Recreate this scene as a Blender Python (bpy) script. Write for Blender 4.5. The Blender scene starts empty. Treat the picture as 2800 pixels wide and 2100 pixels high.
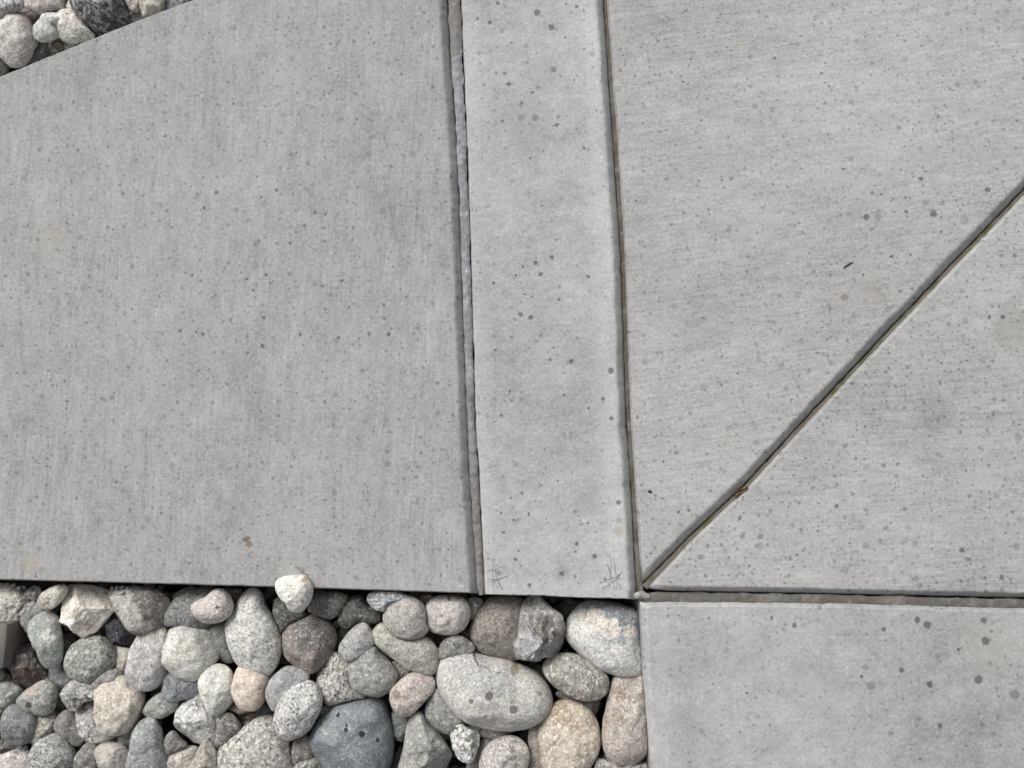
import bpy, math, random
from mathutils import Vector, noise, Matrix

SC = bpy.context.scene
COL = SC.collection
R = math.radians

# ------------------------------------------------------------------ camera
F_PX = 2197.0                 # focal length in pixels of the 2800 x 2100 photograph
CAM_H = 1.0985                # metres above the slabs
TILT = R(3.0)
cam_d = bpy.data.cameras.new('camera')
cam_d.sensor_fit = 'HORIZONTAL'
cam_d.sensor_width = 36.0
cam_d.lens = 36.0 * F_PX / 2800.0
cam_d.clip_start = 0.02
cam_d.clip_end = 200.0
cam = bpy.data.objects.new('camera', cam_d)
COL.objects.link(cam)
CAM = Vector((0, -CAM_H * math.sin(TILT), CAM_H * math.cos(TILT)))
cam.location = CAM
cam.rotation_euler = (TILT, 0, 0)
SC.camera = cam

# ------------------------------------------------------------------ light: overcast day, brighter towards the upper left
SUN_EL, SUN_AZ = R(42), R(126)        # azimuth measured from +x, so towards the upper left of the frame
w = bpy.data.worlds.new('World')
SC.world = w
w.use_nodes = True
wn = w.node_tree
bg = wn.nodes['Background']
sky = wn.nodes.new('ShaderNodeTexSky')
sky.sky_type = 'NISHITA'
sky.sun_disc = False
sky.sun_elevation = SUN_EL
sky.sun_rotation = R(90) - SUN_AZ
sky.dust_density = 4.0
sky.air_density = 1.0
hs = wn.nodes.new('ShaderNodeHueSaturation')
hs.inputs['Saturation'].default_value = 0.18
wn.links.new(sky.outputs[0], hs.inputs['Color'])
wn.links.new(hs.outputs[0], bg.inputs['Color'])
bg.inputs['Strength'].default_value = 0.075
sun_d = bpy.data.lights.new('sun', 'SUN')
sun_d.energy = 1.5
sun_d.angle = R(24)
sun_d.color = (1.0, 0.975, 0.945)
sun = bpy.data.objects.new('sun', sun_d)
COL.objects.link(sun)
sd = Vector((math.cos(SUN_EL) * math.cos(SUN_AZ), math.cos(SUN_EL) * math.sin(SUN_AZ), math.sin(SUN_EL)))
sun.rotation_euler = (-sd).to_track_quat('-Z', 'Y').to_euler()
SC.view_settings.view_transform = 'Standard'
SC.view_settings.look = 'None'
SC.view_settings.exposure = 0.60
SC.view_settings.gamma = 1.0
SC.view_settings.use_curve_mapping = False

# ------------------------------------------------------------------ helpers
_ct, _st = math.cos(TILT), math.sin(TILT)
PXM = CAM_H / F_PX            # metres per photo pixel near the middle


def P(u, v, z=0.0):
    """photo pixel (2800 x 2100) to the point of height z it shows"""
    x, y, zz = (u - 1400) / F_PX, -(v - 1050) / F_PX, -1.0
    d = Vector((x, y * _ct - zz * _st, y * _st + zz * _ct))
    k = (z - CAM.z) / d.z
    return CAM + d * k


def tag(o, label=None, cat=None, group=None, kind=None):
    if label: o['label'] = label
    if cat: o['category'] = cat
    if group: o['group'] = group
    if kind: o['kind'] = kind
    return o


def mesh_obj(name, verts, faces, mat, parent=None, smooth=True, sharp=None):
    me = bpy.data.meshes.new(name)
    me.from_pydata([tuple(v) for v in verts], [], faces)
    me.update()
    if smooth:
        me.polygons.foreach_set('use_smooth', [True] * len(me.polygons))
        if sharp: me.set_sharp_from_angle(angle=R(sharp))
    me.materials.append(mat)
    o = bpy.data.objects.new(name, me)
    COL.objects.link(o)
    if parent: o.parent = parent
    return o


def lin(h, k=1.0, sat=1.0):
    h = h.lstrip('#')
    out = []
    for i in (0, 2, 4):
        c = int(h[i:i + 2], 16) / 255
        out.append((c / 12.92 if c <= 0.04045 else ((c + 0.055) / 1.055) ** 2.4) * k)
    m = sum(out) / 3
    return tuple(min(0.88, m + (c - m) * sat) for c in out) + (1.0,)


class NT:
    """a small wrapper for writing node trees"""
    def __init__(s, name):
        s.mat = bpy.data.materials.new(name)
        s.mat.use_nodes = True
        s.t = s.mat.node_tree
        s.b = s.t.nodes['Principled BSDF']
        s.b.inputs['Specular IOR Level'].default_value = 0.25

    def n(s, typ, **kw):
        x = s.t.nodes.new(typ)
        for k, v in kw.items(): setattr(x, k, v)
        return x

    def put(s, sock, v):
        if isinstance(v, bpy.types.NodeSocket): s.t.links.new(v, sock)
        else: sock.default_value = v

    def math(s, op, a, b=0.0, c=None, clamp=False):
        x = s.n('ShaderNodeMath', operation=op, use_clamp=clamp)
        s.put(x.inputs[0], a); s.put(x.inputs[1], b)
        if c is not None: s.put(x.inputs[2], c)
        return x.outputs[0]

    def vmath(s, op, a, b=None, out=0):
        x = s.n('ShaderNodeVectorMath', operation=op)
        s.put(x.inputs[0], a)
        if b is not None: s.put(x.inputs[1], b)
        return x.outputs['Value'] if out else x.outputs['Vector']

    def noise(s, co, scale, detail=3.0, rough=0.55, dist=0.0, col=False):
        x = s.n('ShaderNodeTexNoise')
        s.put(x.inputs['Vector'], co)
        x.inputs['Scale'].default_value = scale
        x.inputs['Detail'].default_value = detail
        x.inputs['Roughness'].default_value = rough
        x.inputs['Distortion'].default_value = dist
        return x.outputs['Color'] if col else x.outputs['Fac']

    def ramp(s, v, a, b, lo=0.0, hi=1.0):
        x = s.n('ShaderNodeMapRange', interpolation_type='SMOOTHSTEP')
        s.put(x.inputs[0], v)
        for i, q in enumerate((a, b, lo, hi)): s.put(x.inputs[i + 1], q)
        return x.outputs[0]

    def lramp(s, v, a, b, lo=0.0, hi=1.0):
        x = s.n('ShaderNodeMapRange', clamp=True)
        s.put(x.inputs[0], v)
        for i, q in enumerate((a, b, lo, hi)): s.put(x.inputs[i + 1], q)
        return x.outputs[0]

    def mix(s, f, a, b, blend='MIX'):
        x = s.n('ShaderNodeMix', data_type='RGBA', blend_type=blend)
        s.put(x.inputs[0], f); s.put(x.inputs[6], a); s.put(x.inputs[7], b)
        return x.outputs[2]

    def scale(s, c, f):
        x = s.n('ShaderNodeVectorMath', operation='SCALE')
        s.put(x.inputs[0], c); s.put(x.inputs['Scale'], f)
        return x.outputs[0]

    def mapping(s, co, loc=(0, 0, 0), rot=(0, 0, 0), sc=(1, 1, 1)):
        x = s.n('ShaderNodeMapping')
        s.put(x.inputs[0], co)
        x.inputs[1].default_value = loc
        x.inputs[2].default_value = rot
        if tuple(sc) == (1, 1, 1): return x.outputs[0]
        y = s.n('ShaderNodeMapping')
        s.put(y.inputs[0], x.outputs[0])
        y.inputs[3].default_value = sc
        return y.outputs[0]

    def done(s, col, rough=0.85, bump=None, bstr=0.3, bdist=0.001):
        s.put(s.b.inputs['Base Color'], col)
        s.put(s.b.inputs['Roughness'], rough)
        if bump is not None:
            x = s.n('ShaderNodeBump')
            x.inputs['Strength'].default_value = bstr
            x.inputs['Distance'].default_value = bdist
            s.put(x.inputs['Height'], bump)
            s.t.links.new(x.outputs[0], s.b.inputs['Normal'])
        return s.mat


# ------------------------------------------------------------------ concrete
def concrete(name, base, streak=None, drops=(), patches=(), edges=(), dens=0.55, mott=0.22, seed=0, k=0.80, pits=1.0, vs=1.0, dropscale=1.32):
    t = NT(name)
    co = t.n('ShaderNodeTexCoord').outputs['Object']
    cs = t.mapping(co, loc=(seed * 3.7, seed * 1.9, seed))
    an = R(streak[0]) if streak else 0.3
    ms = t.mapping(cs, rot=(0, 0, -an), sc=((0.6, 1, 1) if streak else (0.85, 1, 1)))
    big = t.noise(ms, 4.0, 5, 0.55)
    mid = t.noise(ms, 22, 6, 0.66)
    blot = t.noise(ms, 80, 4, 0.6)
    fine = t.noise(cs, 230, 4, 0.62)
    micro = t.noise(cs, 1100, 2, 0.6)
    tone = t.math('MULTIPLY_ADD', t.math('SUBTRACT', big, 0.5), mott * 2.4, 1.0)
    tone = t.math('MULTIPLY_ADD', t.math('SUBTRACT', mid, 0.5), mott * 2.6, tone)
    tone = t.math('MULTIPLY_ADD', t.math('SUBTRACT', blot, 0.5), 0.50, tone)
    tone = t.math('MULTIPLY_ADD', t.math('SUBTRACT', fine, 0.5), 0.80, tone)
    tone = t.math('MULTIPLY_ADD', t.math('SUBTRACT', micro, 0.5), 0.70, tone)
    # pale sand grains
    tone = t.math('MULTIPLY_ADD', t.ramp(fine, 0.58, 0.70), 0.14, tone)
    height = t.math('MULTIPLY_ADD', fine, 0.5, t.math('MULTIPLY', micro, 0.3))
    height = t.math('MULTIPLY_ADD', mid, 0.8, height)
    if streak:
        ang, amt = streak
        # broom lines: long in one direction, slightly wavy
        wob = t.vmath('ADD', cs, t.scale(t.vmath('SUBTRACT', t.noise(cs, 2.0, 2, 0.5, col=True), (0.5, 0.5, 0.5)), 0.035))
        m1 = t.mapping(wob, rot=(0, 0, -R(ang)), sc=(17, 400, 1))
        m2 = t.mapping(wob, rot=(0, 0, -R(ang + 1.5)), sc=(12, 170, 1))
        s1 = t.noise(m1, 1.0, 3, 0.6)
        s2 = t.noise(m2, 1.0, 3, 0.6)
        local = t.ramp(t.noise(cs, 6, 3), 0.35, 0.65, 0.45, 1.25)
        st = t.math('ADD', t.math('SUBTRACT', s1, 0.5), t.math('SUBTRACT', s2, 0.5))
        tone = t.math('MULTIPLY_ADD', t.math('MULTIPLY', st, local), amt, tone)
        height = t.math('MULTIPLY_ADD', s1, 1.3, height)
    # edges trowelled smooth: paler laitance along them
    for (pt, nrm, wid, amt) in edges:
        d = t.vmath('DOT_PRODUCT', t.vmath('SUBTRACT', co, pt), nrm, out=1)
        d = t.math('ADD', d, t.math('MULTIPLY', t.math('SUBTRACT', mid, 0.5), wid * 1.6))
        tone = t.math('ADD', tone, t.ramp(d, wid * 0.35, wid * 1.25, amt, 0.0))
    col = t.mix(t.ramp(t.noise(cs, 2.3, 4), 0.35, 0.7), lin(base, k * 1.0), tuple(a * b for a, b in zip(lin(base, k), (1.0, 0.992, 0.978, 1))))
    col = t.mix(t.ramp(t.noise(cs, 4.1, 4), 0.45, 0.75, 0, 0.7), col, tuple(a * b for a, b in zip(lin(base, k), (0.965, 0.972, 0.98, 1))))
    col = t.scale(col, t.math('MAXIMUM', tone, 0.2))
    # brown, tan and rusty marks of known place
    warp = t.vmath('ADD', t.scale(t.vmath('SUBTRACT', t.noise(cs, 210, 3, 0.7, col=True), (0.5, 0.5, 0.5)), 0.0075), t.scale(t.vmath('SUBTRACT', t.noise(cs, 38, 3, 0.65, col=True), (0.5, 0.5, 0.5)), 0.016))
    cw = t.vmath('MULTIPLY', t.vmath('ADD', co, warp), (1, 1, 0))
    for (u, v, r, hx, amt) in patches:
        p = P(u, v)
        d = t.vmath('DISTANCE', cw, (p.x, p.y, 0), out=1)
        col = t.mix(t.ramp(d, r * PXM * 0.5, r * PXM * 1.15, amt, 0.0), col, lin(hx, k))
    # rain drops
    warp2 = t.scale(t.vmath('SUBTRACT', t.noise(cs, 240, 3, 0.7, col=True), (0.5, 0.5, 0.5)), 0.0062)
    cd = t.vmath('MULTIPLY', t.vmath('ADD', co, warp2), (1, 1, 0))
    wet = None
    for (u, v, dia, amt) in drops:
        p = P(u, v)
        r = dia * PXM * 0.5 * dropscale
        d = t.vmath('DISTANCE', cd, (p.x, p.y, 0), out=1)
        s_ = t.lramp(d, r * 0.82, r * 1.12, amt, 0.0)
        wet = s_ if wet is None else t.math('MAXIMUM', wet, s_)
    # many smaller unlisted ones, scattered
    for i, (scl, r0, r1, thr, amt) in enumerate(((28, 0.06, 0.13, min(0.85, dens * 0.5), 0.34), (46, 0.05, 0.13, dens * 0.6, 0.55), (90, 0.07, 0.17, dens * 0.55, 0.55))):
        v = t.n('ShaderNodeTexVoronoi', voronoi_dimensions='2D', feature='F1')
        t.put(v.inputs['Vector'], t.mapping(cd, loc=(i * 1.7 + seed, 0.3 * i, 0)))
        v.inputs['Scale'].default_value = scl
        sep = t.n('ShaderNodeSeparateColor')
        t.put(sep.inputs[0], v.outputs['Color'])
        rad = t.math('MULTIPLY_ADD', sep.outputs[1], (r1 - r0) * vs, r0 * vs)
        on = t.math('LESS_THAN', sep.outputs[0], thr)
        m = t.lramp(t.math('SUBTRACT', v.outputs['Distance'], rad), -0.035, 0.025, 1.0, 0.0)
        m = t.math('MULTIPLY', t.math('MULTIPLY', m, on), t.math('MULTIPLY_ADD', sep.outputs[2], amt * 0.82, amt * 0.36))
        wet = m if wet is None else t.math('MAXIMUM', wet, m)
    # tiny bug holes and scabby patches
    v = t.n('ShaderNodeTexVoronoi', voronoi_dimensions='2D', feature='F1')
    t.put(v.inputs['Vector'], cw)
    v.inputs['Scale'].default_value = 160
    sep = t.n('ShaderNodeSeparateColor'); t.put(sep.inputs[0], v.outputs['Color'])
    hole = t.math('MULTIPLY', t.lramp(v.outputs['Distance'], 0.07, 0.16, 1, 0), t.math('LESS_THAN', sep.outputs[0], 0.05 * pits))
    scab = t.math('MULTIPLY', t.ramp(t.noise(cs, 7.5, 3), 0.66, 0.74), t.ramp(t.noise(cs, 240, 3, 0.7), 0.56, 0.66))
    hole = t.math('MAXIMUM', hole, t.math('MULTIPLY', scab, 0.55 * pits))
    # faint pale scratches and stuck fibres
    fib = t.noise(t.mapping(cs, rot=(0, 0, 0.9), sc=(60, 900, 1)), 1.0, 2, 0.5, dist=1.2)
    fibm = t.math('MULTIPLY', t.ramp(fib, 0.76, 0.82), t.ramp(t.noise(cs, 14, 2), 0.55, 0.65))
    col = t.scale(col, t.math('MULTIPLY_ADD', wet, -0.70, 1.0))
    col = t.scale(col, t.math('MULTIPLY_ADD', hole, -0.75, 1.0))
    col = t.mix(t.math('MULTIPLY', fibm, 0.5), col, (0.75, 0.75, 0.74, 1))
    height = t.math('MULTIPLY_ADD', hole, -1.5, height)
    return t.done(col, t.math('MULTIPLY_ADD', wet, -0.2, 0.88), height, 0.35, 0.0009)


def resample(line, step, cut0, cut1):
    pts = [P(*p) for p in line]
    seg = [(pts[i + 1] - pts[i]).length for i in range(len(pts) - 1)]
    tot = sum(seg)
    n = max(2, int((tot - cut0 - cut1) / step))
    out = []
    for q in range(n + 1):
        s = cut0 + (tot - cut0 - cut1) * q / n
        for i, L in enumerate(seg):
            if s <= L or i == len(seg) - 1:
                f = s / L
                out.append((pts[i].lerp(pts[i + 1], f), (pts[i + 1] - pts[i]).normalized()))
                break
            s -= L
    return out


def slab(name, edges, rz, depth, mat, seed):
    """edges: closed chain of (photo polyline, rounding in photo px, roughness), clockwise in the photo = clockwise from above"""
    n = len(edges)
    ring = []                                   # (pos, full inset vector)
    for i, (line, rx, jit) in enumerate(edges):
        prv, nxt = edges[i - 1], edges[(i + 1) % n]
        a = P(*line[0]); b = P(*line[-1])
        d0 = (P(*line[1]) - a).normalized()
        d1 = (b - P(*line[-2])).normalized()
        dp = (P(*prv[0][-1]) - P(*prv[0][-2])).normalized()
        dn = (P(*nxt[0][1]) - P(*nxt[0][0])).normalized()
        th0 = math.pi - dp.angle(d0)
        th1 = math.pi - d1.angle(dn)
        m0 = max(rx, prv[1]) * PXM * 1.25 / max(0.15, math.tan(th0 / 2))
        m1 = max(rx, nxt[1]) * PXM * 1.25 / max(0.15, math.tan(th1 / 2))
        # corner vertex
        n1 = Vector((dp.y, -dp.x)); n2 = Vector((d0.y, -d0.x))
        det = n1.x * n2.y - n1.y * n2.x
        r1, r2 = prv[1] * PXM, rx * PXM
        if abs(det) > 0.05:
            off = Vector(((r1 * n2.y - r2 * n1.y) / det, (n1.x * r2 - n2.x * r1) / det, 0))
        else:
            off = Vector(((n1 + n2).x, (n1 + n2).y, 0)).normalized() * (r1 + r2) / 2
        ring.append((a, off))
        for (p, d) in resample(line, 0.004, m0 + 0.001, m1 + 0.001):
            nn = Vector((d.y, -d.x, 0))
            w1 = noise.noise(p * 22 + Vector((seed, 0, 0)))
            w2 = noise.noise(p * 140 + Vector((0, seed, 0)))
            w3 = max(0.0, noise.noise(p * 60 + Vector((seed, 5, 0))) - 0.25)
            sh = (w1 * 0.6 + w2 * 0.6 + w3 * 4.0) * jit * PXM
            ring.append((p + nn * sh, nn * rx * PXM * (1 + 0.09 * w1 + 0.10 * w2)))
    N = len(ring)
    prof = [(0.0, -depth), (0.0, -rz * 1.6), (0.0, -rz)]
    K = 8
    for q in range(1, K + 1):
        tt = q / K
        prof.append((tt, -rz * (1 - tt) ** 1.3))
    prof.append((1.22, 0.0))
    verts, faces = [], []
    for (f, z) in prof:
        for (p, o) in ring:
            q = p + o * f
            verts.append((q.x, q.y, z))
    for k in range(len(prof) - 1):
        for i in range(N):
            j = (i + 1) % N
            faces.append((k * N + j, k * N + i, (k + 1) * N + i, (k + 1) * N + j))
    top = (len(prof) - 1) * N
    faces.append(tuple(top + i for i in range(N))[::-1])
    return mesh_obj(name, verts, faces, mat)


# photo polylines of the joints
A_TL = [(-700, 475), (0, 202), (353, 58), (516, -4), (1204, -255)]
A_R = [(1204, -255), (1222, 0), (1228, 100), (1250, 400), (1262, 700), (1278, 1150), (1285, 1300), (1306, 1600), (1312, 1628)]
A_B = [(1312, 1628), (1200, 1625), (855, 1614), (480, 1603), (0, 1591), (-700, 1572)]
B_L = [(1324, 1633), (1321, 1600), (1308, 1300), (1297, 1150), (1285, 700), (1275, 400), (1262, 100), (1258, 0), (1246, -400)]
B_R = [(1630, -400), (1656, 0), (1684, 400), (1704, 700), (1719, 1150), (1731, 1300), (1746, 1600), (1749, 1647)]
B_B = [(1749, 1647), (1600, 1642), (1460, 1637), (1324, 1633)]
C_L = [(1762, 1604), (1753, 1560), (1736, 1300), (1726, 1150), (1710, 700), (1691, 400), (1664, 50), (1640, -400)]
DIAG = [(1762, 1604), (1900, 1465), (2039, 1335), (2300, 1053), (2544, 795), (2707, 626), (2900, 425), (3500, -200)]
D_B = [(3500, 1661), (2800, 1641), (2240, 1629), (1830, 1622), (1771, 1614)]
E_L = [(1815, 2700), (1783, 2100), (1762, 1820), (1754, 1652)]
E_T = [(1754, 1652), (1830, 1649), (2300, 1653), (2800, 1667), (3500, 1687)]


def zz(ox, oy, s, rows, amt=0.85):
    return [(ox + x / s, oy + y / s, 2.1 * d / s, a) for (x, y, d, a) in [(r[0], r[1], r[2], r[3] if len(r) > 3 else amt) for r in rows]]


F_ = 0.4
# diameters below are measured in the enlarged crops; zz() brings them back to photo pixels
drops_B = zz(1150, 0, 3.687, [(778, 27, 14), (1175, 128, 26), (572, 188, 10), (700, 225, 15), (1320, 275, 24), (1645, 105, 11), (1575, 65, 13), (1467, 38, 9), (1340, 700, 23, .6), (1065, 460, 22, F_), (888, 848, 18), (850, 740, 12), (1125, 932, 13), (1180, 882, 16, F_), (1022, 1037, 13), (1015, 1185, 30, F_), (1158, 1185, 27, .5), (1375, 1260, 17), (825, 1220, 10), (1335, 1272, 8), (1460, 378, 9), (1648, 1495, 11), (1830, 1132, 14, F_), (590, 535, 17, F_), (820, 310, 17, F_), (637, 853, 9), (1550, 803, 10), (1070, 632, 14, F_)])
drops_B += zz(1150, 700, 3.687, [(1323, 15, 16), (1158, 68, 16), (1210, 183, 17), (1682, 205, 13), (1697, 211, 12), (960, 195, 10), (735, 270, 11), (1028, 107, 9), (1395, 437, 12), (1125, 410, 9), (1046, 385, 9), (1017, 460, 13, F_), (1005, 590, 17), (1112, 622, 17), (1163, 862, 18, F_), (1583, 828, 12, .6), (1302, 1046, 13), (1520, 1060, 17), (1918, 1157, 22), (1840, 1443, 14), (752, 945, 10), (897, 1362, 12), (1020, 1440, 14, F_), (815, 1608, 14), (1922, 1635, 15), (587, 1585, 14, F_), (1445, 1403, 10), (1695, 1533, 12)])
drops_B += zz(1200, 1300, 3.687, [(1198, 52, 11), (838, 177, 13), (724, 230, 10), (1812, 270, 18), (904, 390, 12), (755, 455, 12), (653, 577, 13), (1392, 686, 15), (1376, 768, 10), (1570, 818, 16), (806, 763, 11), (774, 847, 14), (606, 980, 20, .6), (1238, 990, 15), (1437, 495, 16, F_), (915, 1107, 16), (630, 382, 8), (1500, 485, 9), (1677, 1048, 9)])
drops_E = zz(2300, 1500, 3.318, [(780, 690, 25), (690, 647, 20), (387, 732, 16), (1310, 840, 28), (1295, 652, 20), (1245, 1190, 28), (1577, 1320, 32, .5), (548, 1109, 16), (805, 1232, 20), (187, 1162, 12), (897, 1608, 17), (1067, 914, 13), (222, 1075, 20, F_), (270, 1245, 30, .5), (1350, 1047, 18, F_)])
drops_E += zz(1700, 1300, 3.687, [(1740, 1510, 18), (1512, 1438, 13), (880, 1433, 9), (465, 1413, 16, .5)])
drops_D = zz(2300, 1500, 3.318, [(1458, 260, 17), (1098, 15, 17), (675, 270, 22, F_), (715, 335, 18, F_)])
drops_D += zz(1700, 1300, 3.687, [(1195, 428, 14), (1218, 605, 20, .55), (1400, 615, 22, .6), (793, 825, 20, .55), (1285, 910, 14, .6), (1688, 1015, 16, .6), (1770, 803, 10), (2170, 308, 14), (1925, 125, 16, .5)])
drops_D += zz(2300, 450, 3.687, [(1630, 1540, 18), (1490, 1540, 15), (1085, 1608, 20, F_), (1250, 1580, 25, F_)])
drops_C = zz(2300, 450, 3.687, [(30, 45, 10), (800, 140, 18), (1480, 255, 20), (403, 297, 9), (653, 475, 14), (930, 495, 27), (255, 527, 22), (375, 530, 28, F_), (1008, 678, 10), (305, 650, 14, F_), (595, 1276, 14, .6), (220, 1110, 11), (1020, 390, 20, F_), (850, 385, 24, F_), (1240, 560, 35, .3)])
drops_C += zz(1700, 1300, 3.687, [(573, 372, 13), (680, 350, 12), (762, 415, 18, F_), (292, 790, 9), (285, 163, 14), (408, 228, 9)])
drops_A = zz(400, 500, 3.687, [(708, 95, 14), (1310, 75, 14), (1162, 147, 11), (583, 254, 13), (1805, 318, 12), (1702, 297, 14, .6), (1448, 610, 13), (258, 447, 11), (1015, 385, 16, F_), (462, 930, 14), (1208, 925, 12), (1015, 970, 10), (1076, 1085, 13), (549, 985, 13, .6), (1972, 988, 13), (2150, 950, 10), (1498, 990, 13, F_), (542, 1112, 13, F_), (795, 1085, 13, F_), (1185, 1360, 14), (1550, 1530, 13), (342, 1490, 14), (570, 1525, 14), (505, 1500, 10), (1938, 1557, 14), (1173, 1645, 14), (2040, 1253, 11), (1800, 1275, 10), (668, 1160, 8), (1044, 1242, 8)])

pB0, pB1 = P(1275, 400), P(1297, 1150)
dB = (pB1 - pB0).normalized()
nBL = (-dB.y, dB.x, 0)
pR0, pR1 = P(1655, 400), P(1690, 1150)
dR = (pR1 - pR0).normalized()
nBR = (dR.y, -dR.x, 0)
pE0 = P(2300, 1665)
M_A = concrete('broomed concrete grey', 'b5b5b4', streak=(86, 0.36), drops=drops_A, dens=0.95, mott=0.22, seed=1,
               patches=[(675, 1474, 11, '6f6253', .8), (680, 1488, 9, '8b7a63', .8), (85, 1545, 26, 'c5b7a6', .6), (130, 660, 60, 'b7b1a6', .3), (168, 650, 34, 'bdb8ae', .3), (1260, 1603, 9, 'd5cfc4', .8), (1205, 1425, 24, 'c9c9c6', .45)])
M_B = concrete('smooth trowelled concrete', 'bebfbf', drops=drops_B, dens=0.35, mott=0.26, seed=4,
               edges=[((pB0.x, pB0.y, 0), nBL, 0.022, 0.13), ((pR0.x, pR0.y, 0), nBR, 0.030, 0.17), ((P(1500, 1625).x, P(1500, 1625).y, 0), (0, 1, 0), 0.022, 0.10)],
               patches=[(1692, 1453, 16, 'b8a88f', .5), (1475, 200, 60, 'a9aaab', .35), (1430, 330, 90, 'acadae', .3), (1600, 1370, 45, 'acacac', .35), (1540, 1560, 22, 'a6a6a6', .5), (1415, 1418, 9, '8d8d88', .6)])
M_C = concrete('broomed concrete pale', 'bebebd', streak=(8, 0.36), drops=drops_C, dens=1.0, mott=0.20, seed=7, pits=1.3, vs=1.0,
               patches=[(2010, 128, 8, 'c0a878', .6), (2310, 813, 14, '8a7a6a', .6), (2400, 800, 40, 'aba498', .3)])
M_D = concrete('broomed concrete spotted', 'bbbbba', streak=(1.5, 0.36), drops=drops_D, dens=1.25, mott=0.24, seed=11, pits=1.3, vs=1.1, patches=[(2760, 900, 60, '9f9a94', .4), (2560, 1130, 60, '9d9a96', .35)])
M_E = concrete('smooth concrete cool', 'b8b9b9', drops=drops_E, dens=0.5, mott=0.30, seed=15,
               edges=[((pE0.x, pE0.y, 0), (0, -1, 0), 0.04, 0.08), ((P(1785, 1800).x, P(1785, 1800).y, 0), (1, 0.05, 0), 0.03, 0.10)],
               patches=[(2710, 1760, 90, 'c2c0b7', .35), (2560, 1735, 60, 'b0ada6', .3), (1880, 1980, 70, 'abacad', .3), (2230, 1900, 90, 'aeafb0', .3)])

slab_a = tag(slab('pavement', [(A_TL, 8, 0.6), (A_R, 24, 1.6), (A_B, 8, 0.7), ([(-700, 1572), (-700, 475)], 8, 0)], 0.0135, 0.108, M_A, 3.1),
             'broad grey broomed concrete slab with vertical brush lines', 'pavement', kind='structure')
slab_b = tag(slab('pavement', [([(1246, -400), (1630, -400)], 8, 0), (B_R, 28, 1.6), (B_B, 9, 1.0), (B_L, 7, 1.4)], 0.0190, 0.108, M_B, 7.7),
             'smooth pale concrete border strip running up the middle', 'pavement', kind='structure')
slab_c = tag(slab('pavement', [([(1640, -400), (3500, -400)], 8, 0), ([(3500, -400), (3500, -200)], 8, 0), (DIAG[::-1], 30, 1.0), (C_L, 6, 0.8)], 0.0175, 0.108, M_C, 12.3),
             'broomed concrete slab above the diagonal groove', 'pavement', kind='structure')
DIAG_D = [(u + 4, v + 5) for (u, v) in DIAG]
DIAG_D[0] = (1771, 1614)
slab_d = tag(slab('pavement', [(DIAG_D, 4, 0.8), ([DIAG_D[-1], (3500, 1661)], 8, 0), (D_B, 20, 1.0)], 0.0150, 0.108, M_D, 17.9),
             'triangular spotted concrete slab below the diagonal groove', 'pavement', kind='structure')
slab_e = tag(slab('pavement', [(E_T, 8, 1.2), ([(3500, 1687), (3500, 2700)], 8, 0), ([(3500, 2700), (1815, 2700)], 8, 0), (E_L, 14, 0.9)], 0.012, 0.108, M_E, 23.3),
             'smooth pale concrete slab in the lower right corner', 'pavement', kind='structure')


# ------------------------------------------------------------------ joints
def ribbon(name, pts, half, z, mat, seed, amp=0.0012, step=0.003):
    """a lumpy strip lying in a joint; pts and half widths in photo px"""
    verts, faces = [], []
    M = 7
    rows = 0
    for i in range(len(pts) - 1):
        a, b = P(pts[i][0], pts[i][1], z), P(pts[i + 1][0], pts[i + 1][1], z)
        d = (b - a); L = d.length; d.normalize()
        nn = Vector((-d.y, d.x, 0))
        k = max(1, int(L / step))
        for q in range(k + (1 if i == len(pts) - 2 else 0)):
            f = q / k
            c = a.lerp(b, f)
            h = (half[i] * (1 - f) + half[i + 1] * f) * PXM
            for m in range(M):
                s = (m / (M - 1) * 2 - 1)
                e = 1 + 0.25 * noise.noise(c * 70 + Vector((seed, s * 3, 0)))
                p = c + nn * s * h * e
                zc = noise.noise(p * 160 + Vector((0, 0, seed))) * amp + noise.noise(p * 480 + Vector((0, 0, seed))) * amp * 0.6 - abs(s) ** 3 * amp * 1.5
                verts.append((p.x, p.y, z + zc))
            rows += 1
    for r in range(rows - 1):
        for m in range(M - 1):
            faces.append((r * M + m, r * M + m + 1, (r + 1) * M + m + 1, (r + 1) * M + m))
    return mesh_obj(name, verts, faces, mat)


def dirt_mat(name, cols, scale=60, bump=0.6, along=None):
    t = NT(name)
    co = t.n('ShaderNodeTexCoord').outputs['Object']
    c = lin(cols[0])
    col = t.mix(t.ramp(t.noise(co, scale * 0.35, 4, 0.6), 0.40, 0.60), c, lin(cols[1]))
    if len(cols) > 2:
        col = t.mix(t.ramp(t.noise(t.mapping(co, loc=(3, 1, 4)), scale * 0.6, 4, 0.65), 0.52, 0.64), col, lin(cols[2]))
    g = t.noise(co, 700, 3, 0.65)
    col = t.scale(col, t.math('MULTIPLY_ADD', t.math('SUBTRACT', g, 0.5), 0.8, 1.0))
    return t.done(col, 0.95, t.math('ADD', g, t.noise(co, 230, 3)), bump, 0.001)


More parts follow.
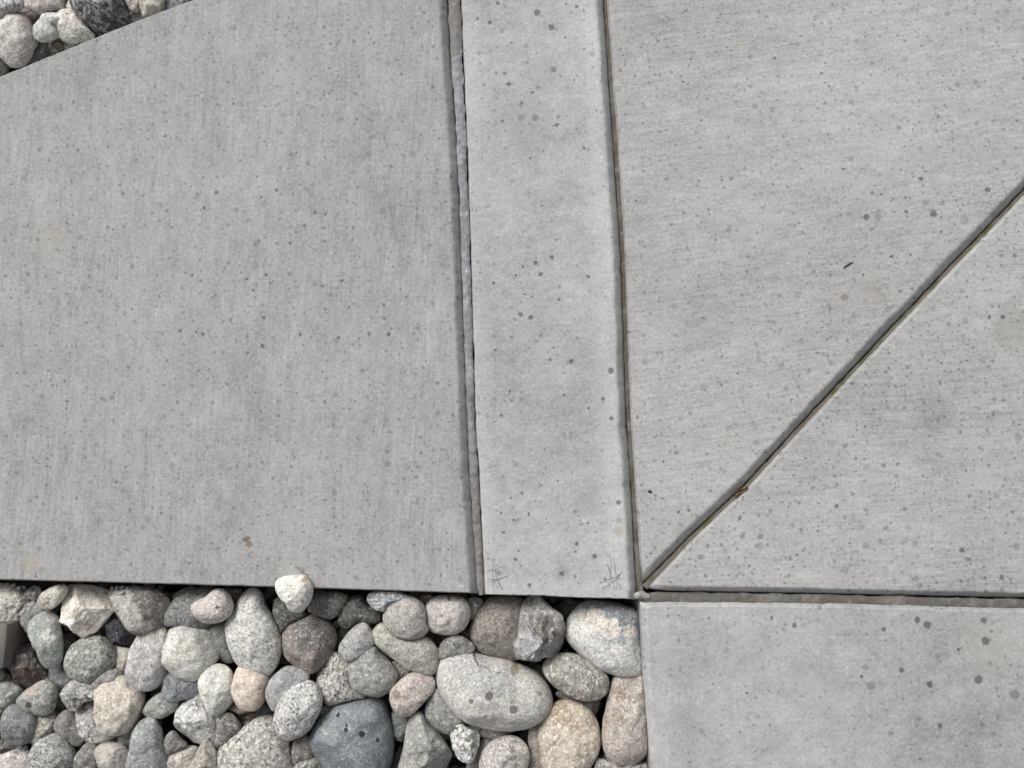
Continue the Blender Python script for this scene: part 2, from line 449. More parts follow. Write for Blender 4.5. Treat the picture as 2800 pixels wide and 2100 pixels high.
fill_pts = []
for (a, b) in (((1204, -255), (1250, -255)), ((1222, 0), (1258, 0)), ((1228, 100), (1262, 100)), ((1250, 400), (1275, 400)), ((1262, 700), (1285, 700)), ((1278, 1150), (1297, 1150)), ((1285, 1300), (1308, 1300)), ((1306, 1600), (1322, 1600)), ((1312, 1627), (1324, 1630))):
    fill_pts.append((((a[0] + b[0]) / 2), a[1], (b[0] - a[0]) / 2 + 3))
t = NT('joint filler')
co = t.n('ShaderNodeTexCoord').outputs['Object']
sx_ = t.n('ShaderNodeSeparateXYZ'); t.put(sx_.inputs[0], co)
f1, f2, f3 = t.noise(co, 24, 5, 0.65), t.noise(co, 120, 4, 0.65), t.noise(co, 520, 3, 0.65)
yy = t.math('ADD', sx_.outputs[1], t.math('MULTIPLY', t.math('SUBTRACT', f1, 0.5), 0.45))
pale = t.math('MULTIPLY', t.ramp(yy, P(0, 1330).y, P(0, 900).y), t.ramp(yy, P(0, 170).y, P(0, 60).y, 1.0, 0.0))
pale = t.math('MULTIPLY', pale, t.ramp(f1, 0.36, 0.60, 0.25, 1.0))
fc = t.mix(t.ramp(f2, 0.4, 0.62), lin('8b8987'), lin('7b7875'))
fc = t.mix(pale, fc, t.mix(t.ramp(f2, 0.38, 0.66), lin('8d8d92'), lin('b3b4ba')))
fc = t.scale(fc, t.math('MULTIPLY_ADD', t.math('SUBTRACT', f3, 0.5), 0.7, 1.0))
M_FILL = t.done(fc, 0.92, t.math('ADD', f3, t.math('MULTIPLY', f2, 1.5)), 0.7, 0.0015)
M_GROUT = dirt_mat('joint grout', ['a19f9b', '94918c', 'adaba7'], 90, 0.6)
filler = ribbon('joint_filler', [(x, y) for (x, y, h) in fill_pts], [max(6, h * .85) for (x, y, h) in fill_pts], -0.0068, M_FILL, 3.0, 0.0019)
tag(filler, 'ragged pale lavender grey filler in the joint left of the smooth border strip', 'joint filler')

M_SOIL = dirt_mat('joint soil', ['6d6a65', '5f5850', '7a7771'], 70, 0.9)
M_RUST = dirt_mat('joint soil rusty', ['72716e', '6a6660', '807e7b'], 70, 0.9)
M_MOSS = dirt_mat('joint soil mossy', ['77736b', '6b675c', '5b5a38'], 60, 0.9)
j1 = ribbon('joint_soil', [((a[0] + b[0]) / 2, a[1]) for a, b in (((1630, -400), (1640, -400)), ((1656, 0), (1663, 0)), ((1684, 400), (1691, 400)), ((1704, 700), (1710, 700)), ((1719, 1150), (1726, 1150)), ((1731, 1300), (1736, 1300)), ((1746, 1600), (1754, 1600)), ((1749, 1625), (1760, 1625)))],
            [9] * 8, -0.0118, M_SOIL, 5.0, 0.0014)
tag(j1, 'brown soil in the joint right of the smooth border', 'soil', kind='stuff')
j2 = ribbon('joint_soil', [(1760, 1637), (1830, 1636), (2240, 1641), (2800, 1654), (3500, 1674)], [14, 16, 15, 15, 15], -0.0092, M_RUST, 6.0, 0.0016)
tag(j2, 'rusty brown soil in the horizontal joint', 'soil', kind='stuff')
j3 = ribbon('joint_soil', [(u + 2, v + 2.5) for (u, v) in DIAG], [10] * len(DIAG), -0.0102, M_MOSS, 8.0, 0.0012)
tag(j3, 'mossy soil along the bottom of the diagonal groove', 'soil', kind='stuff')


# ------------------------------------------------------------------ lumps
def sphere_dirs(nu, nv):
    v, f = [(0, 0, 1)], []
    for j in range(1, nv):
        ph = math.pi * j / nv
        for i in range(nu):
            th = 2 * math.pi * i / nu
            v.append((math.sin(ph) * math.cos(th), math.sin(ph) * math.sin(th), math.cos(ph)))
    v.append((0, 0, -1))
    for i in range(nu):
        f.append((0, 1 + i, 1 + (i + 1) % nu))
        last = len(v) - 1
        f.append((last, 1 + (nv - 2) * nu + (i + 1) % nu, 1 + (nv - 2) * nu + i))
    for j in range(nv - 2):
        for i in range(nu):
            a = 1 + j * nu + i; b = 1 + j * nu + (i + 1) % nu
            f.append((a, a + nu, b + nu, b))
    return [Vector(q) for q in v], f


DV, DF = sphere_dirs(14, 9)

# crumbly mortar at the meeting of the joints
tag(ribbon('mortar', [(1728, 1634), (1744, 1630), (1757, 1628), (1776, 1634)], [6, 11, 11, 5], -0.0078, M_GROUT, 2.0, 0.0016, 0.0012), 'crumbly grey mortar where the joints meet', 'mortar')

# ------------------------------------------------------------------ ground and loose gravel under the stones
g = dirt_mat('soil dark', ['3a332b', '2a251f', '4a4238'], 25, 0.8)
G = 20
ground = mesh_obj('ground', [(-G, -G, -0.112), (G, -G, -0.112), (G, G, -0.112), (-G, G, -0.112)], [(0, 1, 2, 3)], g, smooth=False)
tag(ground, kind='structure')
SLAB_PLANES = []      # (point, inward normal) pairs of slab faces which stones must not enter
for name_, a, b in (('a', (0, 1591), (1312, 1628)), ('b', (1312, 1629), (1749, 1647))):
    p, q = P(*a), P(*b); d = (q - p).normalized()
    SLAB_PLANES.append((p, Vector((d.y, -d.x, 0)), 'south'))
p, q = P(1754, 1643), P(1783, 2100); d = (q - p).normalized()
SLAB_PLANES.append((p, Vector((d.y, -d.x, 0)), 'west'))
p, q = P(0, 202), P(516, -4); d = (q - p).normalized()
SLAB_PLANES.append((p, Vector((-d.y, d.x, 0)), 'north'))


def stay_out(v, region, zlim=-0.001):
    """push a vertex back out of the slab beside its bed"""
    if v.z > zlim: return v
    for (p, nrm, k) in SLAB_PLANES:
        if (region == 'T') != (k == 'north'): continue
        d = (v - p).dot(nrm)
        if d < 0.0012: v = v + nrm * (0.0012 - d)
    return v


rg = random.Random(11)
v_, f_ = [], []
spots_ = []
for i in range(1500):
    spots_.append((rg.uniform(-120, 1775), rg.uniform(1600, 2250), rg.uniform(0.004, 0.011), -0.104, 'B'))
for i in range(300):
    u = rg.uniform(-120, 520)
    spots_.append((u, rg.uniform(-150, 202 - 0.4 * u), rg.uniform(0.004, 0.011), -0.104, 'T'))
# coarser pebbles of the same beds beyond the frame
def far_enough(u, v, r, used):
    return all((u - a) ** 2 + (v - b) ** 2 > ((r + c) / PXM * 0.78) ** 2 for (a, b, c) in used)
for (u, v, r) in ((20, 1599, 3.4), (37, 1600, 4), (30, 1612, 3), (52, 1608, 3.5), (66, 1606, 3), (320, 1607, 4), (334, 1606, 3.5), (348, 1608, 3), (306, 1609, 3), (58, 2040, 5), (64, 2052, 5), (72, 2045, 5), (50, 2050, 4), (60, 2062, 5)):
    spots_.append((u, v, r * PXM * 1.6, -0.022 if v < 1700 else -0.045, 'B'))
used = []
for layer, (zl, tries) in enumerate(((-0.042, 2600), (-0.080, 2600))):
    used = []
    for i in range(tries):
        u, v, r = rg.uniform(-660, 1760), rg.uniform(1640, 2660), rg.uniform(0.018, 0.040)
        if (u > -55 - r / PXM and v < 2105 + r / PXM * 1.1) or not far_enough(u, v, r, used): continue
        used.append((u, v, r)); spots_.append((u, v, r, zl, 'B'))
    for i in range(tries):
        u, v, r = rg.uniform(-640, 1050), rg.uniform(-560, 380), rg.uniform(0.018, 0.040)
        if v > 165 - 0.4 * u - r / PXM * 0.6 or (u > -60 - r / PXM and v > -75 - r / PXM) or not far_enough(u, v, r, used): continue
        used.append((u, v, r)); spots_.append((u, v, r, zl, 'T'))
for (u, v, r, z, reg) in spots_:
    c = P(u, v, z)
    o = len(v_)
    sx, sy = rg.uniform(0.75, 1.25), rg.uniform(0.75, 1.25)
    rot = Matrix.Rotation(rg.uniform(0, 6.28), 3, 'Z')
    sd_ = Vector((rg.uniform(0, 99), rg.uniform(0, 99), 0))
    for d in DV:
        e = r * (1 + 0.35 * noise.noise(d * 1.1 + sd_))
        q = c + rot @ Vector((d.x * e * sx, d.y * e * sy, d.z * e * 0.7))
        v_.append(stay_out(q, reg))
    f_ += [tuple(o + i for i in q) for q in DF]
t = NT('gravel mixed')
geo = t.n('ShaderNodeNewGeometry')
cr = t.n('ShaderNodeValToRGB')
cr.color_ramp.elements[0].color = lin('76736e')
cr.color_ramp.elements[1].color = lin('b5b2ab')
for (ps, hx) in ((0.25, '96928b'), (0.5, '85888a'), (0.75, 'a19a90')):
    e = cr.color_ramp.elements.new(ps); e.color = lin(hx)
t.put(cr.inputs[0], geo.outputs['Random Per Island'])
co = t.n('ShaderNodeTexCoord').outputs['Object']
gn = t.noise(co, 500, 3, 0.6)
gcol = t.scale(cr.outputs[0], t.math('MULTIPLY_ADD', t.math('SUBTRACT', gn, 0.5), 1.0, 0.8))
M_GRAVEL = t.done(gcol, 0.9, gn, 0.4, 0.001)
tag(mesh_obj('gravel', v_, f_, M_GRAVEL), 'loose gravel lying in the gaps under the river stones', 'gravel', kind='stuff')


# ------------------------------------------------------------------ river stones
def stone_mat(name, col, seed, dk=0.35, lt=0.25, sc=1.0, c2=None, m2=0.6, dark='2f2d2a', light='f0eee8', rough=1.0, band=None, vein=0.0, patches=(), drops=(), cracks=(), k=1.2):
    t = NT(name)
    rr = random.Random(seed)
    co0 = t.n('ShaderNodeTexCoord').outputs['Object']
    co = t.mapping(co0, loc=(rr.uniform(0, 50), rr.uniform(0, 50), rr.uniform(0, 50)), rot=(rr.uniform(0, 6), rr.uniform(0, 6), rr.uniform(0, 6)), sc=(1, rr.choice((0.5, 0.62, 0.8, 1.0, 1.3)), 1))
    low = t.noise(co, 28, 4, 0.55)
    mid = t.noise(co, 130, 5, 0.62)
    fine = t.noise(co, 640, 2, 0.6)
    gr1 = t.noise(co, 290 * sc, 4, 0.7)
    gr2 = t.noise(t.mapping(co, loc=(7, 3, 9)), 260 * sc, 4, 0.7)
    lum = sum(lin(col)[:3]) / 3
    k *= (lum / 0.36) ** 0.45
    base = lin(col, k, .62)
    alt = lin(c2, k, .62) if c2 else tuple(min(0.9, a * b) for a, b in zip(base, (0.84, 0.83, 0.82, 1)))
    c = t.mix(t.ramp(low, 0.42, 0.60, 0.0, m2), base, alt)
    warp = t.scale(t.vmath('SUBTRACT', t.noise(co, 90, 4, 0.7, col=True), (0.5, 0.5, 0.5)), 0.030)
    cw = t.vmath('MULTIPLY', t.vmath('ADD', co0, warp), (1, 1, 0))
    for (x, y, r, hx, amt) in patches:
        d = t.vmath('DISTANCE', cw, (x, y, 0), out=1)
        c = t.mix(t.ramp(d, r * 0.75, r * 1.12, amt, 0.0), c, lin(hx, k, .66))
    h = t.math('MULTIPLY_ADD', mid, 1.6, t.math('MULTIPLY', fine, 0.35))
    c = t.scale(c, t.math('MULTIPLY_ADD', t.math('SUBTRACT', mid, 0.5), 1.1, 1.0))
    if band:
        ang, amt, bsc = band
        m = t.mapping(co0, rot=(0, 0.4, -R(ang)), sc=(bsc * 0.12, bsc, bsc))
        bn = t.noise(t.vmath('ADD', m, t.scale(t.noise(co, 40, 2, col=True), 1.2)), 1.0, 3, 0.6)
        c = t.scale(c, t.math('MULTIPLY_ADD', t.ramp(bn, 0.35, 0.65), amt, 1.0 - amt * 0.6))
        h = t.math('MULTIPLY_ADD', bn, 0.8, h)
    if vein:
        vn = t.noise(t.mapping(co, loc=(1, 2, 3)), 38, 3, 0.5)
        vm = t.ramp(t.math('ABSOLUTE', t.math('SUBTRACT', vn, 0.5)), 0.0, 0.018, vein, 0.0)
        c = t.mix(vm, c, lin('dcdad0', k))
    clus = t.ramp(t.noise(t.mapping(co, loc=(4, 9, 2)), 60, 3, 0.6), 0.34, 0.58, 0.45, 1.0)
    c = t.scale(c, t.math('MULTIPLY_ADD', t.math('SUBTRACT', gr2, 0.5), 1.2, 1.0))
    if dk: c = t.mix(t.math('MULTIPLY', clus, t.ramp(gr1, 0.57 - 0.10 * dk, 0.64 - 0.07 * dk, 0.0, min(0.95, 0.45 + dk * 0.6))), c, lin(dark, k))
    if lt: c = t.mix(t.ramp(gr2, 0.60 - 0.14 * lt, 0.68 - 0.10 * lt, 0.0, min(0.85, 0.35 + lt * 0.6)), c, lin(light, k))
    c = t.scale(c, t.math('MULTIPLY_ADD', t.math('SUBTRACT', fine, 0.5), 1.5, 1.0))
    for (a, b, r, amt) in cracks:
        ba = (b[0] - a[0], b[1] - a[1], 0)
        pa = t.vmath('SUBTRACT', t.vmath('MULTIPLY', t.vmath('ADD', co0, t.scale(t.vmath('SUBTRACT', t.noise(co, 150, 3, 0.7, col=True), (0.5, 0.5, 0.5)), 0.008)), (1, 1, 0)), (a[0], a[1], 0))
        q = t.math('DIVIDE', t.vmath('DOT_PRODUCT', pa, ba, out=1), ba[0] ** 2 + ba[1] ** 2, clamp=True)
        n_ = t.n('ShaderNodeVectorMath', operation='SCALE'); n_.inputs[0].default_value = ba; t.put(n_.inputs['Scale'], q)
        d = t.vmath('DISTANCE', pa, n_.outputs[0], out=1)
        m_ = t.ramp(d, r * 0.3, r, amt, 0.0)
        c = t.scale(c, t.math('MULTIPLY_ADD', m_, -0.6, 1.0))
        h = t.math('MULTIPLY_ADD', m_, -2.0, h)
    if drops:
        w2 = t.scale(t.vmath('SUBTRACT', t.noise(co, 220, 2, 0.6, col=True), (0.5, 0.5, 0.5)), 0.004)
        cd = t.vmath('MULTIPLY', t.vmath('ADD', co0, w2), (1, 1, 0))
        for (x, y, r, hx, amt) in drops:
            d = t.vmath('DISTANCE', cd, (x, y, 0), out=1)
            c = t.mix(t.lramp(d, r * 0.85, r * 1.1, amt, 0.0), c, lin(hx, k))
    h = t.math('MULTIPLY_ADD', gr1, 0.7, h)
    return t.done(c, 0.8, h, min(1.0, 0.45 * rough), 0.0014)


REG = {'1': (0, 1560, 3.073), '2': (400, 1560, 3.073), '3': (800, 1560, 3.073), '4': (1150, 1560, 3.072), 'T': (0, 0, 4.254)}
TOPZ = {-1: 0.032, 0: -0.012, 1: -0.024, 2: -0.040, 3: -0.055}
STONES = []


def catmull(pts, n):
    m = len(pts)
    out = []
    for i in range(m):
        p0, p1, p2, p3 = pts[i - 1], pts[i], pts[(i + 1) % m], pts[(i + 2) % m]
        for q in range(12):
            s = q / 12
            out.append(tuple(0.5 * (2 * p1[k] + (p2[k] - p0[k]) * s + (2 * p0[k] - 5 * p1[k] + 4 * p2[k] - p3[k]) * s * s + (3 * p1[k] - p0[k] - 3 * p2[k] + p3[k]) * s ** 3) for k in (0, 1)))
    return out


def stone(reg, lvl, outline, col, label, name='river_stone', ang=0, h=None, flat=0.80, lump=1.0, patches=(), drops=(), cracks=(), group=None, zc=None, crag=0.0, ridge=None, **kw):
    ox, oy, s = REG[reg]
    seed = len(STONES) + 1
    rr = random.Random(seed * 77)
    px = [tuple(float(q) for q in a.split(',')) for a in outline.split()]
    px = [(ox + x / s, oy + y / s) for (x, y) in px]
    area = 0.5 * abs(sum(px[i - 1][0] * px[i][1] - px[i][0] * px[i - 1][1] for i in range(len(px))))
    cxy = (sum(p[0] for p in px) / len(px), sum(p[1] for p in px) / len(px))
    far = max(math.hypot(p[0] - cxy[0], p[1] - cxy[1]) for p in px)
    minor = area / (math.pi * far) * PXM              # half of the short width
    hh = h if h else max(0.006, min(0.036, minor * 0.86))
    top = TOPZ[lvl] + rr.uniform(-0.003, 0.003)
    z0 = zc if zc is not None else max(top - hh, -0.109 + hh * 0.9)
    w = [P(u, v, z0) for (u, v) in px]
    if ang:
        m = len(w); dense = []
        for i in range(m):
            a, b = w[i], w[(i + 1) % m]
            dense += [tuple(a.lerp(b, q / 12))[:2] for q in range(12)]
        sm = dense
        for _ in range(4):
            sm = [tuple((sm[i - 1][k] + 2 * sm[i][k] + sm[(i + 1) % len(sm)][k]) / 4 for k in (0, 1)) for i in range(len(sm))]
        dense = sm
    else:
        dense = catmull([tuple(p)[:2] for p in w], 12)
    c = Vector((sum(p[0] for p in dense) / len(dense), sum(p[1] for p in dense) / len(dense)))
    # polar resample so every ring has its points at even angles
    NU = 72 if far > 45 else 44
    pol = sorted(((math.atan2(p[1] - c.y, p[0] - c.x), math.hypot(p[0] - c.x, p[1] - c.y)) for p in dense))
    rad = []
    for i in range(NU):
        th = -math.pi + 2 * math.pi * (i + 0.5) / NU
        lo, hi = None, None
        for (a, r) in pol:
            if a <= th: lo = (a, r)
            elif hi is None: hi = (a, r)
        if lo is None: lo = (pol[-1][0] - 2 * math.pi, pol[-1][1])
        if hi is None: hi = (pol[0][0] + 2 * math.pi, pol[0][1])
        f = (th - lo[0]) / max(1e-6, hi[0] - lo[0])
        rad.append(lo[1] * (1 - f) + hi[1] * f)
    soft = rad[:]
    for _ in range(NU // 3):
        soft = [(soft[i - 1] + 2 * soft[i] + soft[(i + 1) % NU]) / 4 for i in range(NU)]
    apex = Vector((rr.uniform(-1, 1), rr.uniform(-1, 1))) * min(rad) * 0.28
    size = sum(rad) / NU
    up, dn = (20, 9) if far > 45 else (13, 6)
    rings = []
    for q in range(-dn, up):
        ph = (math.pi / 2) * (q / (up if q >= 0 else dn))
        rings.append(ph)
    verts = []
    sv = Vector((seed * 3.1, seed * 1.7, seed * 0.9))
    for ph in rings:
        cs_, sn = max(0.0, math.cos(ph)), math.sin(ph)
        f = cs_ ** flat
        zz_ = hh * math.copysign(abs(sn) ** 1.0, sn)
        for i in range(NU):
            th = -math.pi + 2 * math.pi * (i + 0.5) / NU
            wgt = (1 - f) * 0.85
            r = (rad[i] * (1 - wgt) + soft[i] * wgt) * f
            x = math.cos(th) * r + apex.x * (1 - f) * (1 if sn > 0 else 0.3)
            y = math.sin(th) * r + apex.y * (1 - f) * (1 if sn > 0 else 0.3)
            verts.append(Vector((x, y, zz_)))
    verts.append(Vector((apex.x, apex.y, hh)))
    verts.append(Vector((0, 0, -hh)))
    # facets of broken stone
    planes = []
    for q in range(ang):
        a = 2 * math.pi * (q + rr.uniform(0.1, 0.9)) / max(1, ang)
        e = rr.uniform(0.35, 1.15)
        planes.append((Vector((math.cos(a) * math.cos(e), math.sin(a) * math.cos(e), math.sin(e))), rr.uniform(0.62, 0.82)))
    if not ang:
        for q in range(rr.choice((1, 2, 2, 3))):
            a, e = rr.uniform(0, 6.28), rr.uniform(0.45, 1.3)
            planes.append((Vector((math.cos(a) * math.cos(e), math.sin(a) * math.cos(e), math.sin(e))), rr.uniform(0.74, 0.90)))
    keep = 1.0 if ang else 0.62
    rdg = ridge if ridge is not None else (0.07 if ang else 0.0)
    out = []
    fr = 1.0 / max(size, 1e-4)
    for v in verts:
        d = v.copy()
        for (pn, pd) in planes:
            sup = max(0.3 * hh, Vector((pn.x * size, pn.y * size, pn.z * hh * 1.05)).length * pd)
            ex = d.dot(pn) - sup
            if ex > 0: d = d - pn * ex * keep
        upw = 0.25 + 0.75 * max(0.0, d.z / hh)          # the traced outline stays put, the face gets the relief
        nd = Vector((d.x, d.y, d.z * 1.2)).normalized()
        a1 = noise.noise(v * (1.3 * fr) + sv) * 0.10 * size * lump
        a2 = noise.noise(v * (3.4 * fr) + sv) * 0.030 * size * lump
        a3 = noise.noise(v * 230 + sv) * 0.0008 + noise.noise(v * 90 + sv) * 0.0018 * lump
        if rdg: a2 += (0.45 - abs(noise.noise(v * (1.9 * fr) + sv * 1.3)) * 2.2) * rdg * size
        if crag:
            a3 += (noise.noise(v * 150 + sv) * 0.0028 + noise.noise(v * 320 + sv) * 0.0012) * crag
        d = d + nd * (a1 + a2 + a3) * upw
        wv = stay_out(Vector((d.x + c.x, d.y + c.y, d.z + z0)), reg if reg == 'T' else 'B')
        out.append(wv)
    faces = []
    nr = len(rings)
    for k in range(nr - 1):
        for i in range(NU):
            j = (i + 1) % NU
            faces.append((k * NU + i, k * NU + j, (k + 1) * NU + j, (k + 1) * NU + i))
    tp, bt = len(out) - 2, len(out) - 1
    for i in range(NU):
        j = (i + 1) % NU
        faces.append(((nr - 1) * NU + i, (nr - 1) * NU + j, tp))
        faces.append((j, i, bt))
    org = Vector((c.x, c.y, z0))

    def loc(lst):
        r_ = []
        for (x, y, r, hx, amt) in lst:
            p = P(ox + x / s, oy + y / s, top)
            r_.append((p.x - org.x, p.y - org.y, r / s * PXM, hx, amt))
        return r_
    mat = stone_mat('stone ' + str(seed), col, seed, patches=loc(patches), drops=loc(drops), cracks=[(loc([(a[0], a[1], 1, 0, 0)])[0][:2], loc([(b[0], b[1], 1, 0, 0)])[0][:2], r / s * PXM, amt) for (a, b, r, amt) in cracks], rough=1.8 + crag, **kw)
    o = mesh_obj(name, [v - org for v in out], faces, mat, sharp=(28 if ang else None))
    o.location = org
    tag(o, label, 'stone', group or ('river stones in the upper left corner' if reg == 'T' else 'river stones below the slabs'))
    STONES.append(o)
    return o


S = stone
RK = 'broken_rock'
# --- left end of the bed
S('1', 1, '-60,130 60,122 150,150 230,200 250,260 215,330 180,420 130,500 60,510 -60,450', 'c0b8a6', 'crumbly cream and grey rock at the left frame edge just below the slab', name=RK, c2='8f8c85', dk=.5, lt=.4, sc=.8, crag=1.0, lump=1.3)
S('1', 1, '212,175 275,122 335,140 350,200 322,255 255,262 220,225', '94948f', 'small rough grey chunk right of the crumbly cream rock under the slab edge', name=RK, ang=4, dk=.3, lt=.3, crag=.6)
S('1', 0, '325,240 350,190 410,150 480,120 540,120 572,160 540,220 490,290 430,325 360,320 330,285', 'bdb5a6', 'small pale oval stone touching the left side of the big cream quartz rock', dk=.35, c2='a39a8c')
S('1', 0, '575,115 700,110 850,145 940,178 985,240 985,320 920,390 850,480 760,550 640,622 590,612 515,550 495,450 485,360 510,230 530,160', 'cdc4b4', 'large angular cream quartz rock with rusty flecks', name=RK, ang=5, c2='b3a794', dk=.2, lt=.5, sc=.6, dark='7a5b40', crag=.5, vein=.3, patches=[(700, 520, 60, 'a08f80', .6), (600, 600, 40, 'ad8f6c', .6)])
S('1', 0, '918,205 960,150 1080,128 1250,138 1360,190 1432,280 1400,420 1330,500 1150,540 1060,460 1000,370 940,290', '8f867e', 'large brown grey boulder with a broken speckled lower left face', dk=.3, lt=.2, c2='847a72', crag=.25, patches=[(1010, 270, 110, 'bdb7ae', .8), (1080, 390, 110, 'c0bab1', .85), (1160, 480, 80, 'c4beb5', .8), (1015, 215, 22, '5e463e', .8)])
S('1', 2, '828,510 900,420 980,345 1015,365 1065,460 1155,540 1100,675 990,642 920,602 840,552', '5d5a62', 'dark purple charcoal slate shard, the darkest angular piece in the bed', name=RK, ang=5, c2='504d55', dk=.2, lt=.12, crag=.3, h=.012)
S('1', 1, '163,390 180,320 240,270 320,248 400,300 430,360 340,460 250,535 190,470', '9a9996', 'bluish grey pebble peppered with dark dots behind the long green stone', dk=.55, lt=.2, sc=.7, light='b8b6b8')
S('1', 0, '243,470 270,400 340,350 420,343 480,390 500,500 520,620 522,730 490,812 430,852 370,822 330,700 270,580', 'a0a59d', 'long pale green stone tapering downward with a white vein across it', c2='8f948e', dk=.2, lt=.15, patches=[(400, 540, 65, 'cfcdc3', .85), (370, 375, 32, '8d7a6b', .8), (450, 470, 45, 'c2c3ba', .7)])
S('1', 1, '38,730 90,650 180,600 250,563 285,620 315,720 355,800 388,865 380,930 300,975 200,1012 120,935 60,840', '80706a', 'reddish maroon rock with an orange brown pit, left of the long green stone', name=RK, ang=5, c2='6e5c56', lt=.3, dk=.2, sc=.7, crag=.6, patches=[(200, 860, 28, '6b4326', .9), (200, 740, 80, '948580', .5)])
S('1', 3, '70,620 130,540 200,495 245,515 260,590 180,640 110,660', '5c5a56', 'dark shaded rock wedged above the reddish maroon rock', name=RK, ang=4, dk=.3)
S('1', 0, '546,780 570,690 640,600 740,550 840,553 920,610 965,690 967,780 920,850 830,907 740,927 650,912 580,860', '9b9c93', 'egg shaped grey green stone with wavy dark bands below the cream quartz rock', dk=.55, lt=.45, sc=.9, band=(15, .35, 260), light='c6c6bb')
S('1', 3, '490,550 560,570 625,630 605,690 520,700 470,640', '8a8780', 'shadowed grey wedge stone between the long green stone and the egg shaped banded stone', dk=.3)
S('1', 2, '950,620 1000,640 1110,670 1090,780 1055,885 1010,880 985,760', 'b7b2a2', 'pale cream stone standing under the dark slate shard', c2='a8a493', dk=.2, h=.013)
S('1', 0, '1062,850 1090,720 1130,600 1190,500 1270,458 1360,465 1402,510 1424,640 1412,800 1372,930 1280,1002 1180,1007 1110,962 1070,900', 'aeaaa6', 'tall light grey oval stone with black dots and slab shade painted brown on its top', dk=.35, lt=.3, dark='4a4744', c2='a29e9a', patches=[(1290, 500, 130, '9a9088', .65)])  # brown top patch is the slab's shade put into the colour
S('1', 2, '385,870 440,810 520,780 610,880 640,940 580,1060 570,1180 480,1225 430,1200 395,1000', '7f8384', 'dull blue grey stone lying lower, between the long green and the egg shaped stone', dk=.2, lt=.1)
S('1', 0, '143,1090 200,1020 280,960 370,920 440,940 477,1000 477,1090 452,1170 380,1217 300,1207 200,1160', '9d9c92', 'grey green stone with a pinkish patch and a black brown square mark', c2='90908a', dk=.3, lt=.2, patches=[(240, 1020, 55, 'b09d8c', .75)], drops=[(240, 1130, 26, '3f3a36', .9), (420, 1120, 16, '6f675f', .7)])
S('1', 1, '-60,960 60,933 130,950 187,1010 150,1080 120,1135 60,1155 -60,1120', '9b9c94', 'flat grey green banded stone at the left frame edge below the metal post', dk=.3, band=(10, .3, 240))
S('1', 0, '-2,1220 60,1150 140,1118 240,1150 312,1210 332,1300 290,1400 230,1455 130,1452 50,1412 5,1330', '85898a', 'smooth blue grey round stone near the left frame edge', c2='7c8082', dk=.15, lt=.1, drops=[(180, 1362, 22, '55585a', .8), (75, 1412, 20, '55585a', .8), (150, 1322, 8, '505354', .8)])
S('1', 0, '498,1040 555,960 600,918 700,918 780,938 805,1010 805,1080 700,1110 640,1185 590,1185 540,1110', 'a5a39e', 'rough salt and pepper granite lump left of the tan block', name=RK, ang=4, dk=.75, lt=.5, crag=.7)
S('1', 1, '618,1200 680,1130 780,1075 860,1100 970,1300 990,1395 930,1442 830,1458 740,1432 670,1350 628,1280', 'a8a49d', 'speckled grey granite stone below the salt and pepper lump and under the tan block', dk=.65, lt=.45, sc=.9)
S('1', 0, '808,990 850,920 940,878 1040,883 1120,950 1190,1020 1207,1100 1182,1190 1142,1290 1060,1368 960,1373 870,1352 835,1290 818,1150', 'bdb2a0', 'large tan squarish block with a coarse sandy face', c2='ada292', dk=.3, lt=.3, dark='6b5f50', crag=.4, flat=.62)
S('1', 1, '778,970 810,890 870,835 960,818 1030,860 1030,960 960,1040 860,1085 800,1065', '9d9a94', 'grey speckled stone peeking out behind the top of the tan block', dk=.45, lt=.25)
S('1', 1, '1192,1180 1230,1120 1300,1050 1380,1010 1470,1020 1505,1120 1430,1215 1330,1243 1250,1232', '9c9c92', 'low lens shaped green grey stone pointing left in the gap right of the tan block', dk=.25, band=(20, .2, 260))
S('1', 0, '1068,1600 1090,1480 1120,1350 1170,1270 1240,1233 1300,1250 1350,1330 1372,1440 1397,1560 1390,1690 1200,1740 1080,1710', '8d9290', 'smooth upright green grey stone with a rounded top at the bottom frame edge', c2='a0a39f', dk=.35, lt=.25, dark='5c6260')
S('1', 2, '975,1380 1060,1350 1150,1290 1170,1340 1130,1490 1040,1490 1000,1450', '98948c', 'grey stone half hidden under the tan block and left of the smooth upright stone', dk=.35, lt=.2)
S('1', 1, '453,1290 490,1210 550,1168 610,1190 650,1260 700,1370 715,1420 640,1480 560,1400 470,1350', '8e8a84', 'smooth dull taupe stone narrowing downward between the granites', c2='85817b', dk=.15, lt=.1)
S('1', 1, '258,1360 290,1260 360,1212 430,1203 478,1240 455,1310 430,1370 350,1420 280,1475', '9a948a', 'yellowish stone with dark mottling behind the big grey granite at lower left', dk=.6, lt=.25, c2='aba491')
S('1', 0, '253,1640 270,1500 320,1420 400,1368 480,1368 560,1420 612,1500 633,1600 640,1700 450,1770 260,1720', '9c9c98', 'big grey granite boulder with fine salt and pepper grain at the bottom left edge', dk=.6, lt=.5, light='cfcec9')
S('1', 2, '-60,1430 0,1398 80,1408 170,1440 205,1490 120,1530 40,1545 -60,1540', '847c74', 'dusty brown rock at the left frame edge under the blue grey round stone', name=RK, ang=3, dk=.3, crag=.6)
S('1', 0, '-60,1590 50,1530 140,1508 220,1540 262,1600 240,1740 -60,1740', 'bab2a8', 'pinkish white speckled stone in the bottom left corner', dk=.35, lt=.4, c2='a79d93')
S('1', 1, '643,1560 690,1480 740,1438 805,1460 835,1600 805,1740 650,1740', '85837e', 'dark taupe smooth stone at the bottom edge beside the big grey granite', dk=.15, lt=.15)
